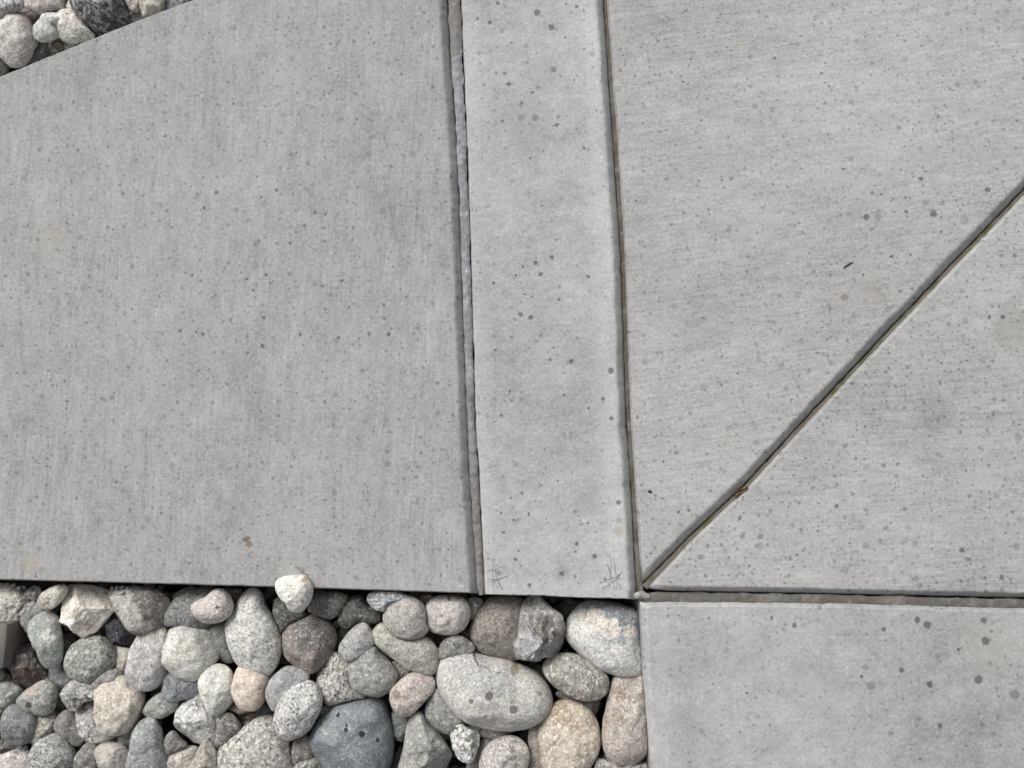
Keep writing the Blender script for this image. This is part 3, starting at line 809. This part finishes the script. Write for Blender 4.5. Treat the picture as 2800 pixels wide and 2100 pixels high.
S('1', 0, '798,1510 840,1460 920,1445 1010,1465 1072,1520 1085,1600 1045,1680 930,1710 850,1665 808,1580', 'aea59b', 'rosy beige smooth round stone at the bottom left of the upright green grey stone', c2='9f968d', dk=.15, lt=.25)
S('1', 1, '675,1650 740,1630 800,1645 830,1720 720,1760 670,1720', 'b0a890', 'sliver of a yellowish pebble cut by the bottom frame edge below the taupe stone', dk=.2)
S('1', 2, '-70,1180 -10,1110 50,1150 25,1210 -40,1240', '8d7f70', 'small brown stone at the left edge between the banded and blue grey stones', dk=.3)
S('1', 2, '-60,800 20,822 52,870 32,925 -60,945', '85857f', 'dim grey stone at the left edge below the metal post', dk=.35)

# --- second stretch
S('2', 1, '158,400 190,310 260,220 350,163 450,148 560,148 610,250 580,400 500,490 380,482 250,462 168,462', '8a8b89', 'dark grey granite boulder behind the pinkish rounded triangle', dk=.5, lt=.4, light='bcbcb8')
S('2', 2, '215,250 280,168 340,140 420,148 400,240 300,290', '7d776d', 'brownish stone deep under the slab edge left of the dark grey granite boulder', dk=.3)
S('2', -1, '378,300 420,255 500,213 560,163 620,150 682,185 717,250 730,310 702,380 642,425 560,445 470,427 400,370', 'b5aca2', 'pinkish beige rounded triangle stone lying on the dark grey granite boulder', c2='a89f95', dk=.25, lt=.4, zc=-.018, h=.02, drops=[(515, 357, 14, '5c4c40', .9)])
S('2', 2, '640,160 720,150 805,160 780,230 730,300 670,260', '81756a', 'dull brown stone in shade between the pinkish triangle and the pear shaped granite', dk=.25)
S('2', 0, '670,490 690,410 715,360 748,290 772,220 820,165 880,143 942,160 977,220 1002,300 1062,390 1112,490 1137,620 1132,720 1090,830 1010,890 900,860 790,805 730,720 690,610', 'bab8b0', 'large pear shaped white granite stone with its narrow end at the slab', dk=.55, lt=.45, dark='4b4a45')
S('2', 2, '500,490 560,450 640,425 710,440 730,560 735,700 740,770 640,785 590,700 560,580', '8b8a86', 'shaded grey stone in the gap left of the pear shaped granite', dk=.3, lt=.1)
S('2', 0, '126,600 138,520 185,455 270,438 360,448 480,488 560,540 597,620 602,740 565,790 500,852 440,918 350,912 260,872 180,802 138,700', 'bcbab0', 'large off white blocky stone with olive stains', c2='aba996', dk=.3, lt=.4, flat=.66, dark='5f5c50', patches=[(420, 570, 60, '7f7f76', .6), (330, 640, 90, 'aeaa92', .55), (300, 470, 120, 'a29f98', .6)])
S('2', 1, '133,980 150,890 190,820 280,860 360,900 450,920 475,1000 410,1065 320,1083 240,1107 168,1092 133,1040', '8b8e94', 'bluish grey mottled stone tucked under the off white blocky stone', dk=.35, lt=.25, light='b4b6ba')
S('2', 0, '443,930 470,860 530,800 600,783 672,805 718,860 730,950 738,1060 702,1142 640,1203 580,1218 530,1192 490,1110 453,1020', 'bdbcb0', 'pale greenish white oval stone standing beside the peach stone', c2='b0b0a4', dk=.25, lt=.35, dark='6c6b60')
S('2', 0, '718,900 733,830 790,783 860,780 940,808 1002,860 1030,920 1012,990 1002,1080 962,1152 900,1180 830,1167 760,1122 723,1020', 'c2ad9a', 'peach coloured rounded stone, the pinkest in the bed', c2='b8a798', dk=.15, lt=.3, dark='8a6c50', patches=[(980, 1040, 40, 'b99f82', .7), (745, 1040, 60, 'bfb6aa', .7)], drops=[(1000, 940, 12, '7d5f43', .8)])
S('2', 0, '228,1290 245,1180 290,1100 335,1040 375,988 440,985 468,1050 492,1120 552,1190 597,1250 602,1310 562,1390 500,1432 430,1482 350,1468 270,1402 233,1350', 'b4b2ac', 'rough crystalline white stone with a dark peak and sparkly grain', name=RK, ang=4, dk=.4, lt=.55, sc=.7, crag=.9, patches=[(400, 1080, 110, '82827a', .75), (540, 1340, 60, '807f80', .6)])
S('2', 1, '560,1250 630,1190 710,1198 772,1260 792,1320 752,1382 650,1465 590,1505 545,1440', '8d8982', 'dim speckled grey granite right of the rough crystalline white stone', dk=.5, lt=.25)
S('2', 1, '153,1450 170,1390 225,1343 290,1410 350,1470 270,1510 180,1545', '8b8884', 'small grey stone with a rusty spot right of the smooth upright green grey stone', dk=.3, lt=.1, drops=[(205, 1445, 14, '5f4438', .8)])
S('2', 1, '146,1640 180,1550 250,1488 340,1478 430,1488 430,1600 380,1740 150,1740', 'afa79a', 'sandy beige stone at the bottom edge left of the tan cone', dk=.3, lt=.35, c2='a2998b')
S('2', 0, '338,1680 400,1590 440,1500 475,1432 518,1418 557,1460 592,1560 615,1670 600,1760 350,1760', 'a89f92', 'tan cone shaped rock pointing up at the bottom frame edge', name=RK, ang=3, dk=.3, lt=.25, c2='9a8f82', crag=.4)
S('2', 0, '597,1560 630,1470 720,1388 830,1298 940,1228 1040,1213 1102,1260 1162,1370 1212,1450 1243,1600 1250,1760 900,1820 620,1760', 'a9a399', 'very large coarse grained granite boulder at the bottom edge left of the blue slate stone', dk=.65, lt=.5, sc=.75, dark='45413b')
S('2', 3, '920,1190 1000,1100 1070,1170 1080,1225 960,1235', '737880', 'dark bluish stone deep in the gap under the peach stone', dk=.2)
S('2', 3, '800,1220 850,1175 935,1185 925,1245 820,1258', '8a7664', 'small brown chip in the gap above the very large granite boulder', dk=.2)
S('2', 2, '690,1170 730,1115 800,1110 865,1185 800,1205 740,1190', '8e8676', 'small olive tan pebble wedged under the peach and pale oval stones', dk=.2)
S('2', 3, '795,1285 850,1248 910,1250 870,1305 810,1320', 'a3a29d', 'small pale grey pebble above the very large granite boulder', dk=.1)
S('2', 0, '1003,1020 1030,940 1090,858 1170,806 1250,808 1340,848 1375,890 1330,1000 1200,1130 1080,1185 1030,1125', '9c9b9b', 'smooth lilac grey stone under the speckled egg stone', dk=.15, lt=.15, c2='949392')
S('2', -1, '1076,1200 1110,1100 1180,1000 1260,928 1340,918 1422,960 1472,1050 1474,1140 1432,1240 1372,1342 1290,1397 1200,1417 1130,1387 1088,1300', 'b6b4ae', 'egg shaped white granite with black speckles resting against the blue slate stone', dk=.75, lt=.5, dark='3f3e3b', zc=-.022, h=.028, crag=.3)
S('3', 0, '-112,600 -82,500 0,430 110,383 210,378 312,430 367,520 372,600 342,690 270,792 170,860 80,842 0,792 -92,700', '94897f', 'large taupe stone with a dark grey scab and pink lower rim', c2='8a8078', dk=.4, lt=.3, dark='3f3b37', crag=.35, patches=[(110, 560, 130, '77736e', .8), (60, 500, 100, '7d7973', .6)])
S('2', 1, '1058,330 1080,250 1130,205 1200,250 1320,345 1340,395 1230,452 1145,530 1108,460 1078,400', '75736f', 'dark speckled granite stone under the white heart shaped stone', dk=.65, lt=.4, light='b7b5ae')
S('2', -1, '1083,110 1130,58 1190,40 1280,38 1342,48 1388,110 1398,180 1372,270 1322,342 1270,358 1208,332 1168,262 1108,192', 'c3c0b5', 'white heart shaped stone lying on the edge of the slab', c2='bcb8ac', dk=.3, lt=.4, dark='7c7a72', zc=.007, h=.019, drops=[(1300, 95, 18, '9a7a58', .7), (1290, 270, 14, '87685c', .7), (1250, 225, 8, '87685c', .6)])
S('3', 3, '130,915 150,868 215,835 230,880 205,955 160,940', '86694c', 'small amber brown pebble between the taupe and lilac grey stones', dk=.1)
S('2', 1, '1222,1500 1250,1420 1320,1388 1390,1400 1430,1480 1400,1570 1320,1600 1240,1625', '8b7f78', 'smooth mauve brown stone left of the blue slate stone', dk=.1, lt=.15, c2='7f736d')
S('2', 1, '1232,1660 1290,1588 1380,1568 1470,1610 1500,1740 1240,1740', '8e8a80', 'mottled grey stone at the bottom edge under the blue slate stone', dk=.5, lt=.35)

# --- third stretch
S('3', 1, '125,320 160,228 210,183 320,175 420,188 472,225 435,310 382,382 300,408 220,378 165,360', '857d75', 'brown grey oval stone in the slab shade right of the white heart stone', dk=.45, lt=.25)
S('3', 1, '376,400 398,310 450,230 530,193 580,203 612,250 642,290 700,310 748,370 735,430 640,452 560,442 500,472 440,485 393,450', '6f6d66', 'dark olive grey lumpy stone with a dent in its top', dk=.35, lt=.15, lump=1.5, c2='5d5b56', vein=.25)
S('3', -1, '603,250 620,205 690,173 800,156 880,173 960,203 985,225 900,250 800,300 770,348 700,332 630,287', '9aa0a2', 'flat blue and white striped stone near the slab edge', dk=.3, lt=.5, band=(8, .8, 420), zc=-.018, h=.012, dark='4a5258')
S('3', -1, '763,380 790,300 850,238 930,215 1020,223 1092,270 1117,340 1122,440 1143,500 1090,552 1000,575 900,557 820,507 778,450', 'a9a199', 'round beige grey stone resting on the elongated speckled stone', c2='a0978e', dk=.2, lt=.25, zc=-.022, h=.022, patches=[(860, 350, 20, '8b7a68', .6)])
S('3', 0, '1078,380 1110,300 1170,233 1260,206 1370,213 1450,240 1492,300 1492,400 1452,482 1380,527 1280,538 1180,517 1108,462', 'b3aca3', 'pinkish rounded stone with two brown marks near the slab edge', c2='aaa298', dk=.3, lt=.25, dark='6f675d', drops=[(1310, 238, 16, '75685a', .85), (1312, 255, 13, '75685a', .85), (1255, 385, 16, '6b5a4a', .7)])
S('3', 2, '1040,235 1090,205 1160,203 1195,228 1150,310 1090,290', '86837e', 'small dim grey stone in the slab shade behind the round beige stone', dk=.25)
S('3', 0, '388,640 420,580 500,488 560,443 620,448 667,510 695,600 640,680 550,740 500,768 440,752 398,702', 'a5a3a0', 'small lilac grey rounded triangle leaning on the larger grey triangle', c2='9a9895', dk=.3, lt=.15, drops=[(570, 600, 20, '807d78', .7)])
S('3', 0, '468,800 510,730 580,648 640,610 702,623 742,690 822,770 888,850 882,920 832,1002 750,1058 660,1053 560,1017 498,960 478,880', '98968f', 'larger grey rounded triangle stone above the blue slate stone', c2='8d8b86', dk=.2, lt=.25)
S('3', 1, '203,900 240,800 310,718 370,680 440,730 510,770 500,900 540,1000 620,1040 600,1070 480,1085 330,1135 258,1082 213,1000', 'aaa69c', 'black and white granite stone half under the larger grey triangle', dk=.75, lt=.55, sc=.8)
S('3', 0, '670,530 690,480 750,433 820,470 900,530 1000,555 1110,553 1192,610 1233,690 1218,800 1182,873 1080,862 980,832 878,772 778,692 698,612', 'a9a698', 'elongated yellow grey speckled oval stone slanting down to the right', c2='a09c8c', dk=.45, lt=.35, dark='57544a')
S('3', 0, '813,1060 830,990 900,918 990,863 1080,848 1162,875 1198,930 1192,1000 1132,1082 1050,1172 980,1222 920,1230 858,1182 823,1110', 'b2a69c', 'pink potato shaped stone with one round brown spot', c2='a99d93', dk=.2, lt=.25, drops=[(868, 1047, 40, '83766a', .85)])
S('3', 2, '840,760 930,790 1020,850 960,900 890,940 855,830', '8b857c', 'shaded grey tan stone between the larger grey triangle and the elongated oval', dk=.4)
S('3', 1, '1108,1190 1130,1100 1200,985 1300,1060 1420,1200 1435,1285 1360,1362 1290,1378 1200,1322 1128,1260', '91908c', 'grey speckled stone left of the huge white cracked boulder', dk=.4, lt=.25, drops=[(1160, 1100, 24, '65635f', .7)])
S('3', -1, '150,1430 163,1340 220,1240 320,1150 440,1098 560,1058 680,1053 762,1090 802,1180 832,1290 848,1400 845,1560 795,1685 600,1790 350,1790 218,1705 165,1565', '7a858b', 'big smooth blue slate coloured boulder with small black drops', name='river_stone', c2='878f93', dk=.12, lt=.12, dark='50565a', zc=-.05, h=.042, vein=.18, flat=.66, patches=[(620, 1330, 60, '9ba2a4', .5), (260, 1500, 80, 'a2a8a8', .5), (420, 1420, 40, '9aa0a2', .45), (450, 1150, 70, '868a80', .5)], drops=[(308, 1335, 15, '33363b', .95), (395, 1405, 12, '33363b', .9), (391, 1440, 19, '2f3237', .95), (533, 1478, 26, '2c2f34', .95), (660, 1552, 16, '33363b', .95), (160, 1420, 9, '3a3d42', .9), (815, 1465, 16, '4a4d50', .8), (685, 1145, 15, '4f5354', .7)])
S('3', 2, '833,1200 870,1170 930,1220 985,1235 965,1340 925,1443 858,1402 838,1300', '7a7f7e', 'dim green grey stone between the blue slate boulder and the grey wedge rock', dk=.2, lt=.15)
S('3', 0, '883,1660 930,1480 950,1330 980,1228 1040,1183 1092,1198 1132,1280 1202,1340 1272,1430 1332,1520 1363,1620 1355,1780 900,1780', '979791', 'large grey wedge shaped rock with a pointed top at the bottom frame edge', name=RK, ang=3, c2='a39e92', dk=.15, lt=.2, crag=.2, flat=.7)
S('4', 0, '243,1370 268,1290 340,1280 402,1328 482,1350 518,1400 492,1480 442,1612 390,1623 318,1580 268,1500', 'b5b2aa', 'small rough black and white granite rock below the huge white cracked boulder', name=RK, ang=4, dk=.8, lt=.7, sc=.85, crag=.8)
S('3', 2, '215,1190 250,1135 320,1145 270,1220', 'a39b88', 'small cream pebble above the left shoulder of the blue slate boulder', dk=.15)
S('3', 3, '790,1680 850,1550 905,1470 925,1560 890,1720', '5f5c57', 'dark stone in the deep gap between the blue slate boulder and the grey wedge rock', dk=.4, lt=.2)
S('3', 1, '1213,690 1250,608 1320,548 1400,538 1472,580 1540,650 1450,720 1300,730 1218,745', '8f8d86', 'grey speckled stone behind the upper left end of the huge white cracked boulder', dk=.5, lt=.25)
S('3', 3, '1225,540 1260,525 1340,535 1300,580 1250,575', '8d7d74', 'small reddish pebble under the pinkish stone with two brown marks', dk=.2)
S('3', 3, '340,640 370,530 420,465 480,500 450,580 410,620 390,680', '7c776a', 'dull olive stone in the gap left of the small lilac triangle', dk=.3)
S('3', 3, '635,465 690,455 720,500 680,540', '8a7d6c', 'small tan pebble under the dark olive lumpy stone', dk=.2)

# --- right end of the bed
S('4', -1, '123,850 138,750 198,680 300,648 420,658 540,708 700,738 840,798 982,860 1072,960 1107,1060 1097,1150 1042,1232 930,1302 800,1338 640,1338 500,1302 360,1242 250,1152 168,1040 128,950', 'b5b1a8', 'huge white cracked boulder with round grey drops, the largest stone in the bed', c2='aba79f', dk=.3, lt=.3, zc=-.045, h=.046, lump=.8, dark='62605a', patches=[(300, 720, 130, 'b4a99c', .8), (640, 760, 110, 'a99d8f', .8), (820, 860, 110, 'b3a898', .8), (480, 990, 140, '9b9b98', .85), (300, 900, 110, '9b9b98', .7), (720, 1030, 120, 'a0a09c', .8), (860, 1000, 60, 'b5ac9e', .5)], cracks=[((560, 712), (470, 718), 9, .9), ((470, 718), (428, 765), 9, .9), ((428, 765), (432, 830), 9, .9), ((432, 830), (470, 880), 9, .8), ((470, 880), (660, 950), 7, .35)], drops=[(570, 1115, 36, '605d57', .85), (415, 1163, 22, '605d57', .85), (783, 1245, 36, '5c5a57', .85), (790, 945, 34, '7d705f', .75), (778, 1175, 26, '7f7c76', .55), (1008, 1135, 20, '7a756c', .7), (530, 1300, 18, '7a6357', .6)])
S('4', 1, '408,520 430,420 478,318 550,248 620,218 740,213 860,238 915,350 915,500 870,700 760,760 640,722 520,682 448,622', '90867d', 'brown grey granite boulder left of the angular dark rock', dk=.4, lt=.4, light='b9b1a6', c2='988e85')
S('4', -1, '830,350 858,268 920,213 972,203 1022,233 1102,310 1192,368 1223,450 1218,560 1212,680 1165,740 1088,728 1050,715 1012,730 982,855 900,822 818,762 778,682 776,610 818,520', '9a9692', 'jagged shiny dark grey rock with a purplish hollow and a bluish shard', name=RK, ang=8, ridge=.13, c2='86827e', dk=.25, lt=.1, sc=.8, vein=.35, crag=1.0, zc=-.030, h=.040, patches=[(1060, 560, 110, '665c58', .85), (900, 320, 60, '6d6460', .8), (920, 690, 100, '9a9ea2', .8), (830, 600, 40, 'b0aca6', .7)])
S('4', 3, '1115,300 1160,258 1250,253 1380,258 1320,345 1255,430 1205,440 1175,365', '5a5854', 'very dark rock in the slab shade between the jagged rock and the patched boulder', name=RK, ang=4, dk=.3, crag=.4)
S('4', 0, '1207,500 1230,418 1290,328 1385,258 1560,258 1720,292 1830,335 1845,450 1857,600 1872,830 1800,880 1650,874 1530,833 1420,772 1298,672 1227,590', 'b9b8b0', 'large white boulder with blue grey, shade-painted top and peeling tan patch in the slab corner', c2='adaea9', dk=.25, lt=.3, flat=.62, patches=[(1480, 290, 130, '747a80', .9), (1640, 310, 150, '6f757b', .9), (1780, 400, 140, '6f757b', .9), (1480, 420, 85, 'bfb3a6', .95), (1600, 490, 80, 'c2b6a9', .9), (1390, 420, 50, 'bdb2a5', .85), (1760, 520, 55, 'c2b5a5', .9), (1700, 590, 40, '858a8e', .7), (1590, 610, 26, '7f8890', .7)])  # top patches: real blue grey, darkened with painted shadow of the slab
S('4', 0, '1018,810 1050,738 1130,703 1250,693 1370,723 1480,798 1562,860 1588,930 1562,1032 1480,1088 1360,1088 1238,1042 1128,972 1048,902', 'a09a8f', 'olive brown speckled oval stone above the big tan round boulder', dk=.5, lt=.45, dark='4d473e', c2='96907f')
S('4', 0, '988,1400 1010,1280 1060,1168 1150,1098 1260,1083 1362,1113 1452,1200 1503,1310 1513,1450 1482,1562 1402,1662 1280,1750 1120,1750 1018,1640', 'bbac98', 'big round tan boulder with brown stained top at the bottom edge', dk=.35, lt=.5, dark='7a6044', c2='ab9a86', light='e2dacb', patches=[(1190, 1230, 90, '8f7352', .6), (1300, 1330, 60, 'a07c5c', .4)])
S('4', 0, '1523,1330 1545,1180 1587,1020 1627,890 1700,868 1800,878 1868,850 1882,1000 1907,1200 1928,1400 1922,1500 1862,1582 1750,1638 1650,1633 1558,1562 1520,1450', 'ab9e90', 'long tan cone shaped stone standing along the lower right slab face', dk=.4, lt=.3, dark='5f5244', c2='b3a89c', patches=[(1690, 1050, 60, '94785a', .6), (1660, 1240, 60, '917a60', .5), (1750, 930, 110, '8f8880', .7)])
S('4', 2, '1120,1080 1160,1010 1250,1030 1380,1070 1550,1070 1550,1190 1510,1290 1420,1200 1300,1110', '7f7b71', 'shaded green brown stone behind the big round tan boulder', dk=.35, lt=.15)
S('4', 2, '345,1250 500,1290 640,1320 800,1320 885,1315 790,1395 640,1418 500,1394 395,1325', '8f8b86', 'dark grey stone slab peeking from under the huge white cracked boulder', dk=.45, lt=.25)
S('4', 0, '493,1590 530,1500 600,1433 700,1398 800,1398 882,1450 918,1540 905,1640 840,1750 600,1770 508,1690', 'b2aba2', 'pinkish white round stone with purple brown specks at the bottom edge', dk=.45, lt=.4, dark='4d423f', patches=[(810, 1580, 45, '7d706b', .6), (760, 1510, 30, '6f6460', .5)])
S('4', 2, '910,1310 960,1270 1020,1230 1030,1350 1020,1500 1060,1690 950,1740 905,1600', '9d9184', 'tall brown tan slab stone squeezed left of the big round tan boulder', dk=.3, lt=.2)
S('4', 2, '385,1640 460,1520 520,1405 605,1428 620,1600 490,1760 390,1740', '8e8e8b', 'plain grey stone between the small black and white rock and the pinkish white round stone', dk=.2, lt=.15)
S('4', 1, '1465,1620 1510,1555 1580,1570 1660,1625 1760,1625 1865,1580 1930,1640 1940,1760 1490,1760', '9b948b', 'speckled grey brown stone in the bottom corner under the long tan cone', dk=.5, lt=.35)
S('4', 2, '395,250 450,223 525,250 490,330 430,420 400,330', '8a8680', 'grey stone in shade between the pinkish stone and the brown grey granite', dk=.25)
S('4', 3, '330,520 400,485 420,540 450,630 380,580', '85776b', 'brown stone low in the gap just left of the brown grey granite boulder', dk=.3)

# --- upper left corner
S('T', 0, '-60,250 20,200 100,153 230,153 332,190 378,280 412,400 418,500 373,592 312,692 260,752 170,785 108,772 48,712 -5,650 -60,540', 'bcb7ae', 'big pinkish white speckled boulder at the left frame edge of the upper corner', dk=.35, lt=.4, dark='4f4b44', c2='b0a69b', patches=[(220, 180, 110, 'aa9c8f', .6)])
S('T', 0, '-90,-40 100,-60 230,-20 268,60 200,122 100,157 20,202 -90,180', 'aeaeaa', 'salt and pepper stone in the very top left corner', dk=.55, lt=.4)
S('T', 0, '238,-60 480,-90 720,-60 742,60 737,110 650,110 570,150 500,174 400,157 308,102 262,40', 'ada499', 'pinkish grey stone at the top edge above the small triangular stone', dk=.3, lt=.2, dark='6b6156')
S('T', 0, '376,380 400,308 480,218 570,128 640,106 742,118 770,210 722,330 680,420 600,462 490,488 430,467 383,422', 'b2b3ad', 'pale blue grey triangular stone with one dark fleck beside the pinkish white boulder', dk=.2, lt=.3, drops=[(615, 280, 26, '5f5c58', .75)])
S('T', 0, '648,260 670,178 730,128 800,108 880,130 960,230 1060,360 1105,400 1062,462 950,492 830,502 738,482 678,412 653,330', 'bdb9ac', 'cream white speckled stone half under the dark granite boulder', dk=.35, lt=.45, dark='56534a', drops=[(765, 150, 20, '70644f', .8)])
S('T', -1, '838,-60 868,80 905,200 978,300 1068,362 1150,402 1250,364 1380,302 1472,252 1484,150 1450,30 1410,-90 1100,-130', '6b6b6c', 'dark charcoal granite boulder with white flecks', dk=.3, lt=.8, sc=.6, light='c9c9c9', dark='37373a', zc=-.032, h=.038)
S('T', 1, '768,90 790,40 850,-5 900,60 880,130 780,125', 'bcb9b0', 'white stone peeking out behind the left side of the dark charcoal boulder', dk=.2, lt=.3)
S('T', 1, '1450,20 1425,-70 1660,-70 1660,60 1615,142 1560,148 1508,122', 'aaa199', 'mauve pink stone at the top edge right of the dark charcoal boulder', dk=.25, lt=.2)
S('T', 0, '1648,-60 1780,-80 1915,-60 1908,30 1882,102 1780,160 1650,195 1632,100', 'aea898', 'yellowish tan stone at the top edge over the slab corner', dk=.25, lt=.25, c2='a29b8a')
S('T', 2, '1485,260 1540,168 1620,128 1680,175 1720,230 1560,310', 'b0afa8', 'white stone with black flecks low against the slab under the yellowish tan stone', dk=.5, lt=.3)
S('T', 2, '570,520 610,478 680,448 745,488 760,545 680,610 610,630 578,575', '8d8474', 'small brown pebble below the pale triangular stone', dk=.25)
S('T', 2, '325,700 360,618 430,515 500,485 565,540 590,610 480,720 360,760', '6f6d68', 'dark smooth grey stone in the gap right of the pinkish white boulder', dk=.15)
S('T', 2, '740,490 850,490 925,510 820,575 750,575', 'a5a39b', 'sliver of grey stone under the cream white stone at the slab edge', dk=.2)
S('T', 3, '500,495 580,465 650,445 610,510 580,560 525,535', '8b8a86', 'small grey pebble hidden under the pale triangular stone', dk=.2)
S('T', 2, '-60,640 30,715 105,790 50,890 -60,890', '67655f', 'dark stone at the left frame edge under the pinkish white boulder', dk=.2)
S('T', 1, '1905,20 1960,-50 2230,-80 2160,60 1960,130', '8e8b8f', 'purplish grey stone at the slab edge right of the yellowish tan stone', dk=.3, lt=.3)
S('T', 2, '150,140 260,60 400,150 500,185 410,310 330,210', '857d74', 'shaded brown stone under the pinkish grey stone of the upper corner', dk=.25)
S('T', 2, '680,-40 800,-40 790,10 725,20', 'a9a69f', 'tiny pale pebble at the top edge left of the dark charcoal boulder', dk=.2)

# ------------------------------------------------------------------ small things
def bar(name, pts, r, mat, label, cat, z=0.0):
    v, f = [], []
    n = 6
    for i, (u, vv) in enumerate(pts):
        c = P(u, vv, z + r)
        a = P(*pts[max(0, i - 1)]); b = P(*pts[min(len(pts) - 1, i + 1)])
        d = (b - a).normalized(); nn = Vector((-d.y, d.x, 0))
        rr_ = r * (0.45 if i in (0, len(pts) - 1) else 1.0)
        for q in range(n):
            th = 2 * math.pi * q / n
            v.append(c + nn * math.cos(th) * rr_ + Vector((0, 0, math.sin(th) * rr_)))
    for i in range(len(pts) - 1):
        for q in range(n):
            k = (q + 1) % n
            f.append((i * n + q, i * n + k, (i + 1) * n + k, (i + 1) * n + q))
    f.append(tuple(range(n))[::-1]); f.append(tuple(range((len(pts) - 1) * n, len(pts) * n)))
    return tag(mesh_obj(name, v, f, mat), label, cat)


M_TWIG = dirt_mat('twig dark', ['4a4640', '38342f'], 300, .5)
M_LEAF = dirt_mat('dry leaf', ['6f5640', '5a4430', '7c6650'], 250, .6)
bar('twig', [(2306, 733), (2314, 727), (2323, 721), (2332, 717)], 0.0010, M_TWIG, 'short dark twig lying on the broomed slab above the diagonal groove', 'twig')
bar('twig', [(2433, 702), (2438, 700), (2443, 698)], 0.0006, M_TWIG, 'tiny dark splinter above the middle of the diagonal groove', 'twig')
bar('twig', [(1771, 1341), (1776, 1344), (1783, 1346)], 0.0013, M_TWIG, 'dark brown bud scale beside the joint above the groove corner', 'twig')
# curled dry leaf in the groove
v_, f_ = [], []
L0, L1 = P(2008, 1358, -0.006), P(2042, 1327, -0.004)
dd = (L1 - L0); nn = Vector((-dd.y, dd.x, 0)).normalized()
for i in range(13):
    s = i / 12
    c = L0.lerp(L1, s) + nn * 0.0022 * math.sin(s * 6.0)
    wd = 0.0027 * math.sin(math.pi * min(0.98, s * 0.92 + 0.05)) ** 0.7
    for q in range(5):
        e = q / 4 * 2 - 1
        v_.append(c + nn * e * wd + Vector((0, 0, 0.0028 * e * e + 0.0012 * math.sin(s * 9))))
for i in range(12):
    for q in range(4):
        f_.append((i * 5 + q, i * 5 + q + 1, (i + 1) * 5 + q + 1, (i + 1) * 5 + q))
lf = mesh_obj('dry_leaf', v_, f_, M_LEAF)
so = lf.modifiers.new('thickness', 'SOLIDIFY'); so.thickness = 0.0004
tag(lf, 'curled orange brown dry leaf lodged in the diagonal groove', 'leaf')

# grey post end at the left frame edge
t = NT('post grey metal')
co = t.n('ShaderNodeTexCoord').outputs['Object']
pn = t.noise(co, 120, 3)
M_POST = t.done(t.scale(t.mix(0.0, lin('716d68'), lin('716d68')), t.math('MULTIPLY_ADD', t.math('SUBTRACT', pn, .5), .15, 1.0)), 0.6, pn, 0.05, 0.0005)
px = [(-80, 1707), (15, 1705), (21, 1708), (22.5, 1714), (21, 1740), (15, 1785), (10, 1822), (6, 1828), (-80, 1832)]
v_, f_ = [], []
n = len(px)
cen = P(-20, 1770, -0.006)
for (z, k) in ((-0.109, 1.0), (-0.009, 1.0), (-0.0065, 0.985), (-0.006, 0.96)):
    for (u, v) in px:
        p = P(u, v, -0.008)
        q = cen + (p - cen) * k
        v_.append((q.x, q.y, z))
for r in range(3):
    for i in range(n):
        j = (i + 1) % n
        f_.append((r * n + j, r * n + i, (r + 1) * n + i, (r + 1) * n + j))
f_.append(tuple(3 * n + i for i in range(n))[::-1])
tag(mesh_obj('metal_post', v_, f_, M_POST, smooth=True, sharp=40), 'smooth dark grey metal post end cut off by the left frame edge among the stones', 'post')

# pencil scribbles near the foot of the smooth border strip
M_PEN = dirt_mat('pencil graphite', ['8a8b91', '787980'], 400, .2)


def scribble(name, strokes, label):
    v, f = [], []
    for st in strokes:
        base = None
        line = []
        for i in range(len(st) - 1):
            for q in range(8):
                s = q / 8
                line.append((st[i][0] * (1 - s) + st[i + 1][0] * s, st[i][1] * (1 - s) + st[i + 1][1] * s))
        line.append(st[-1])
        prev = None
        for i, (x, y) in enumerate(line):
            u, vv = 1200 + x / 3.687, 1300 + y / 3.687
            u += noise.noise(Vector((x * 0.06, y * 0.06, 1))) * 1.6
            vv += noise.noise(Vector((x * 0.06, y * 0.06, 9))) * 1.2
            p = P(u, vv, 0.0005)
            a = line[max(0, i - 1)]; b = line[min(len(line) - 1, i + 1)]
            d = Vector((b[0] - a[0], -(b[1] - a[1]), 0)).normalized()
            nn = Vector((-d.y, d.x, 0))
            wd = 0.00042 * (0.55 + 0.9 * abs(noise.noise(Vector((x * 0.09, y * 0.09, 4)))))
            k = len(v)
            v += [p + nn * wd, p - nn * wd]
            if prev is not None: f.append((prev, prev + 1, k + 1, k))
            prev = k
    o = mesh_obj(name, v, f, M_PEN, parent=slab_b, smooth=False)
    o['label'] = label
    return o


scribble('pencil_scribble', [[(478, 765), (540, 880), (560, 940), (580, 970)], [(490, 960), (560, 960), (600, 930), (670, 905)], [(535, 930), (545, 1010), (545, 1080), (545, 1120), (560, 1170)], [(500, 1075), (580, 1055), (650, 1030), (700, 1010)], [(570, 960), (580, 1030), (605, 1090), (650, 1150)], [(490, 1040), (560, 1050), (640, 1040)], [(560, 1060), (575, 1110), (600, 1150)], [(600, 1060), (610, 1120), (640, 1160)]],
         'criss cross pencil scribble at the left foot of the smooth strip')
scribble('pencil_scribble', [[(1720, 800), (1735, 900), (1730, 1000), (1720, 1100), (1730, 1155)], [(1755, 810), (1770, 900), (1785, 1000), (1790, 1080), (1785, 1160)], [(1620, 1085), (1700, 1050), (1790, 1030), (1845, 970)], [(1650, 1140), (1720, 1100), (1800, 1040), (1840, 975)], [(1690, 890), (1720, 960), (1750, 1060), (1770, 1150)], [(1700, 900), (1735, 1010)], [(1800, 1080), (1835, 1140)], [(1725, 1180), (1760, 1205), (1800, 1228)]],
         'criss cross pencil scribble at the right foot of the smooth strip')
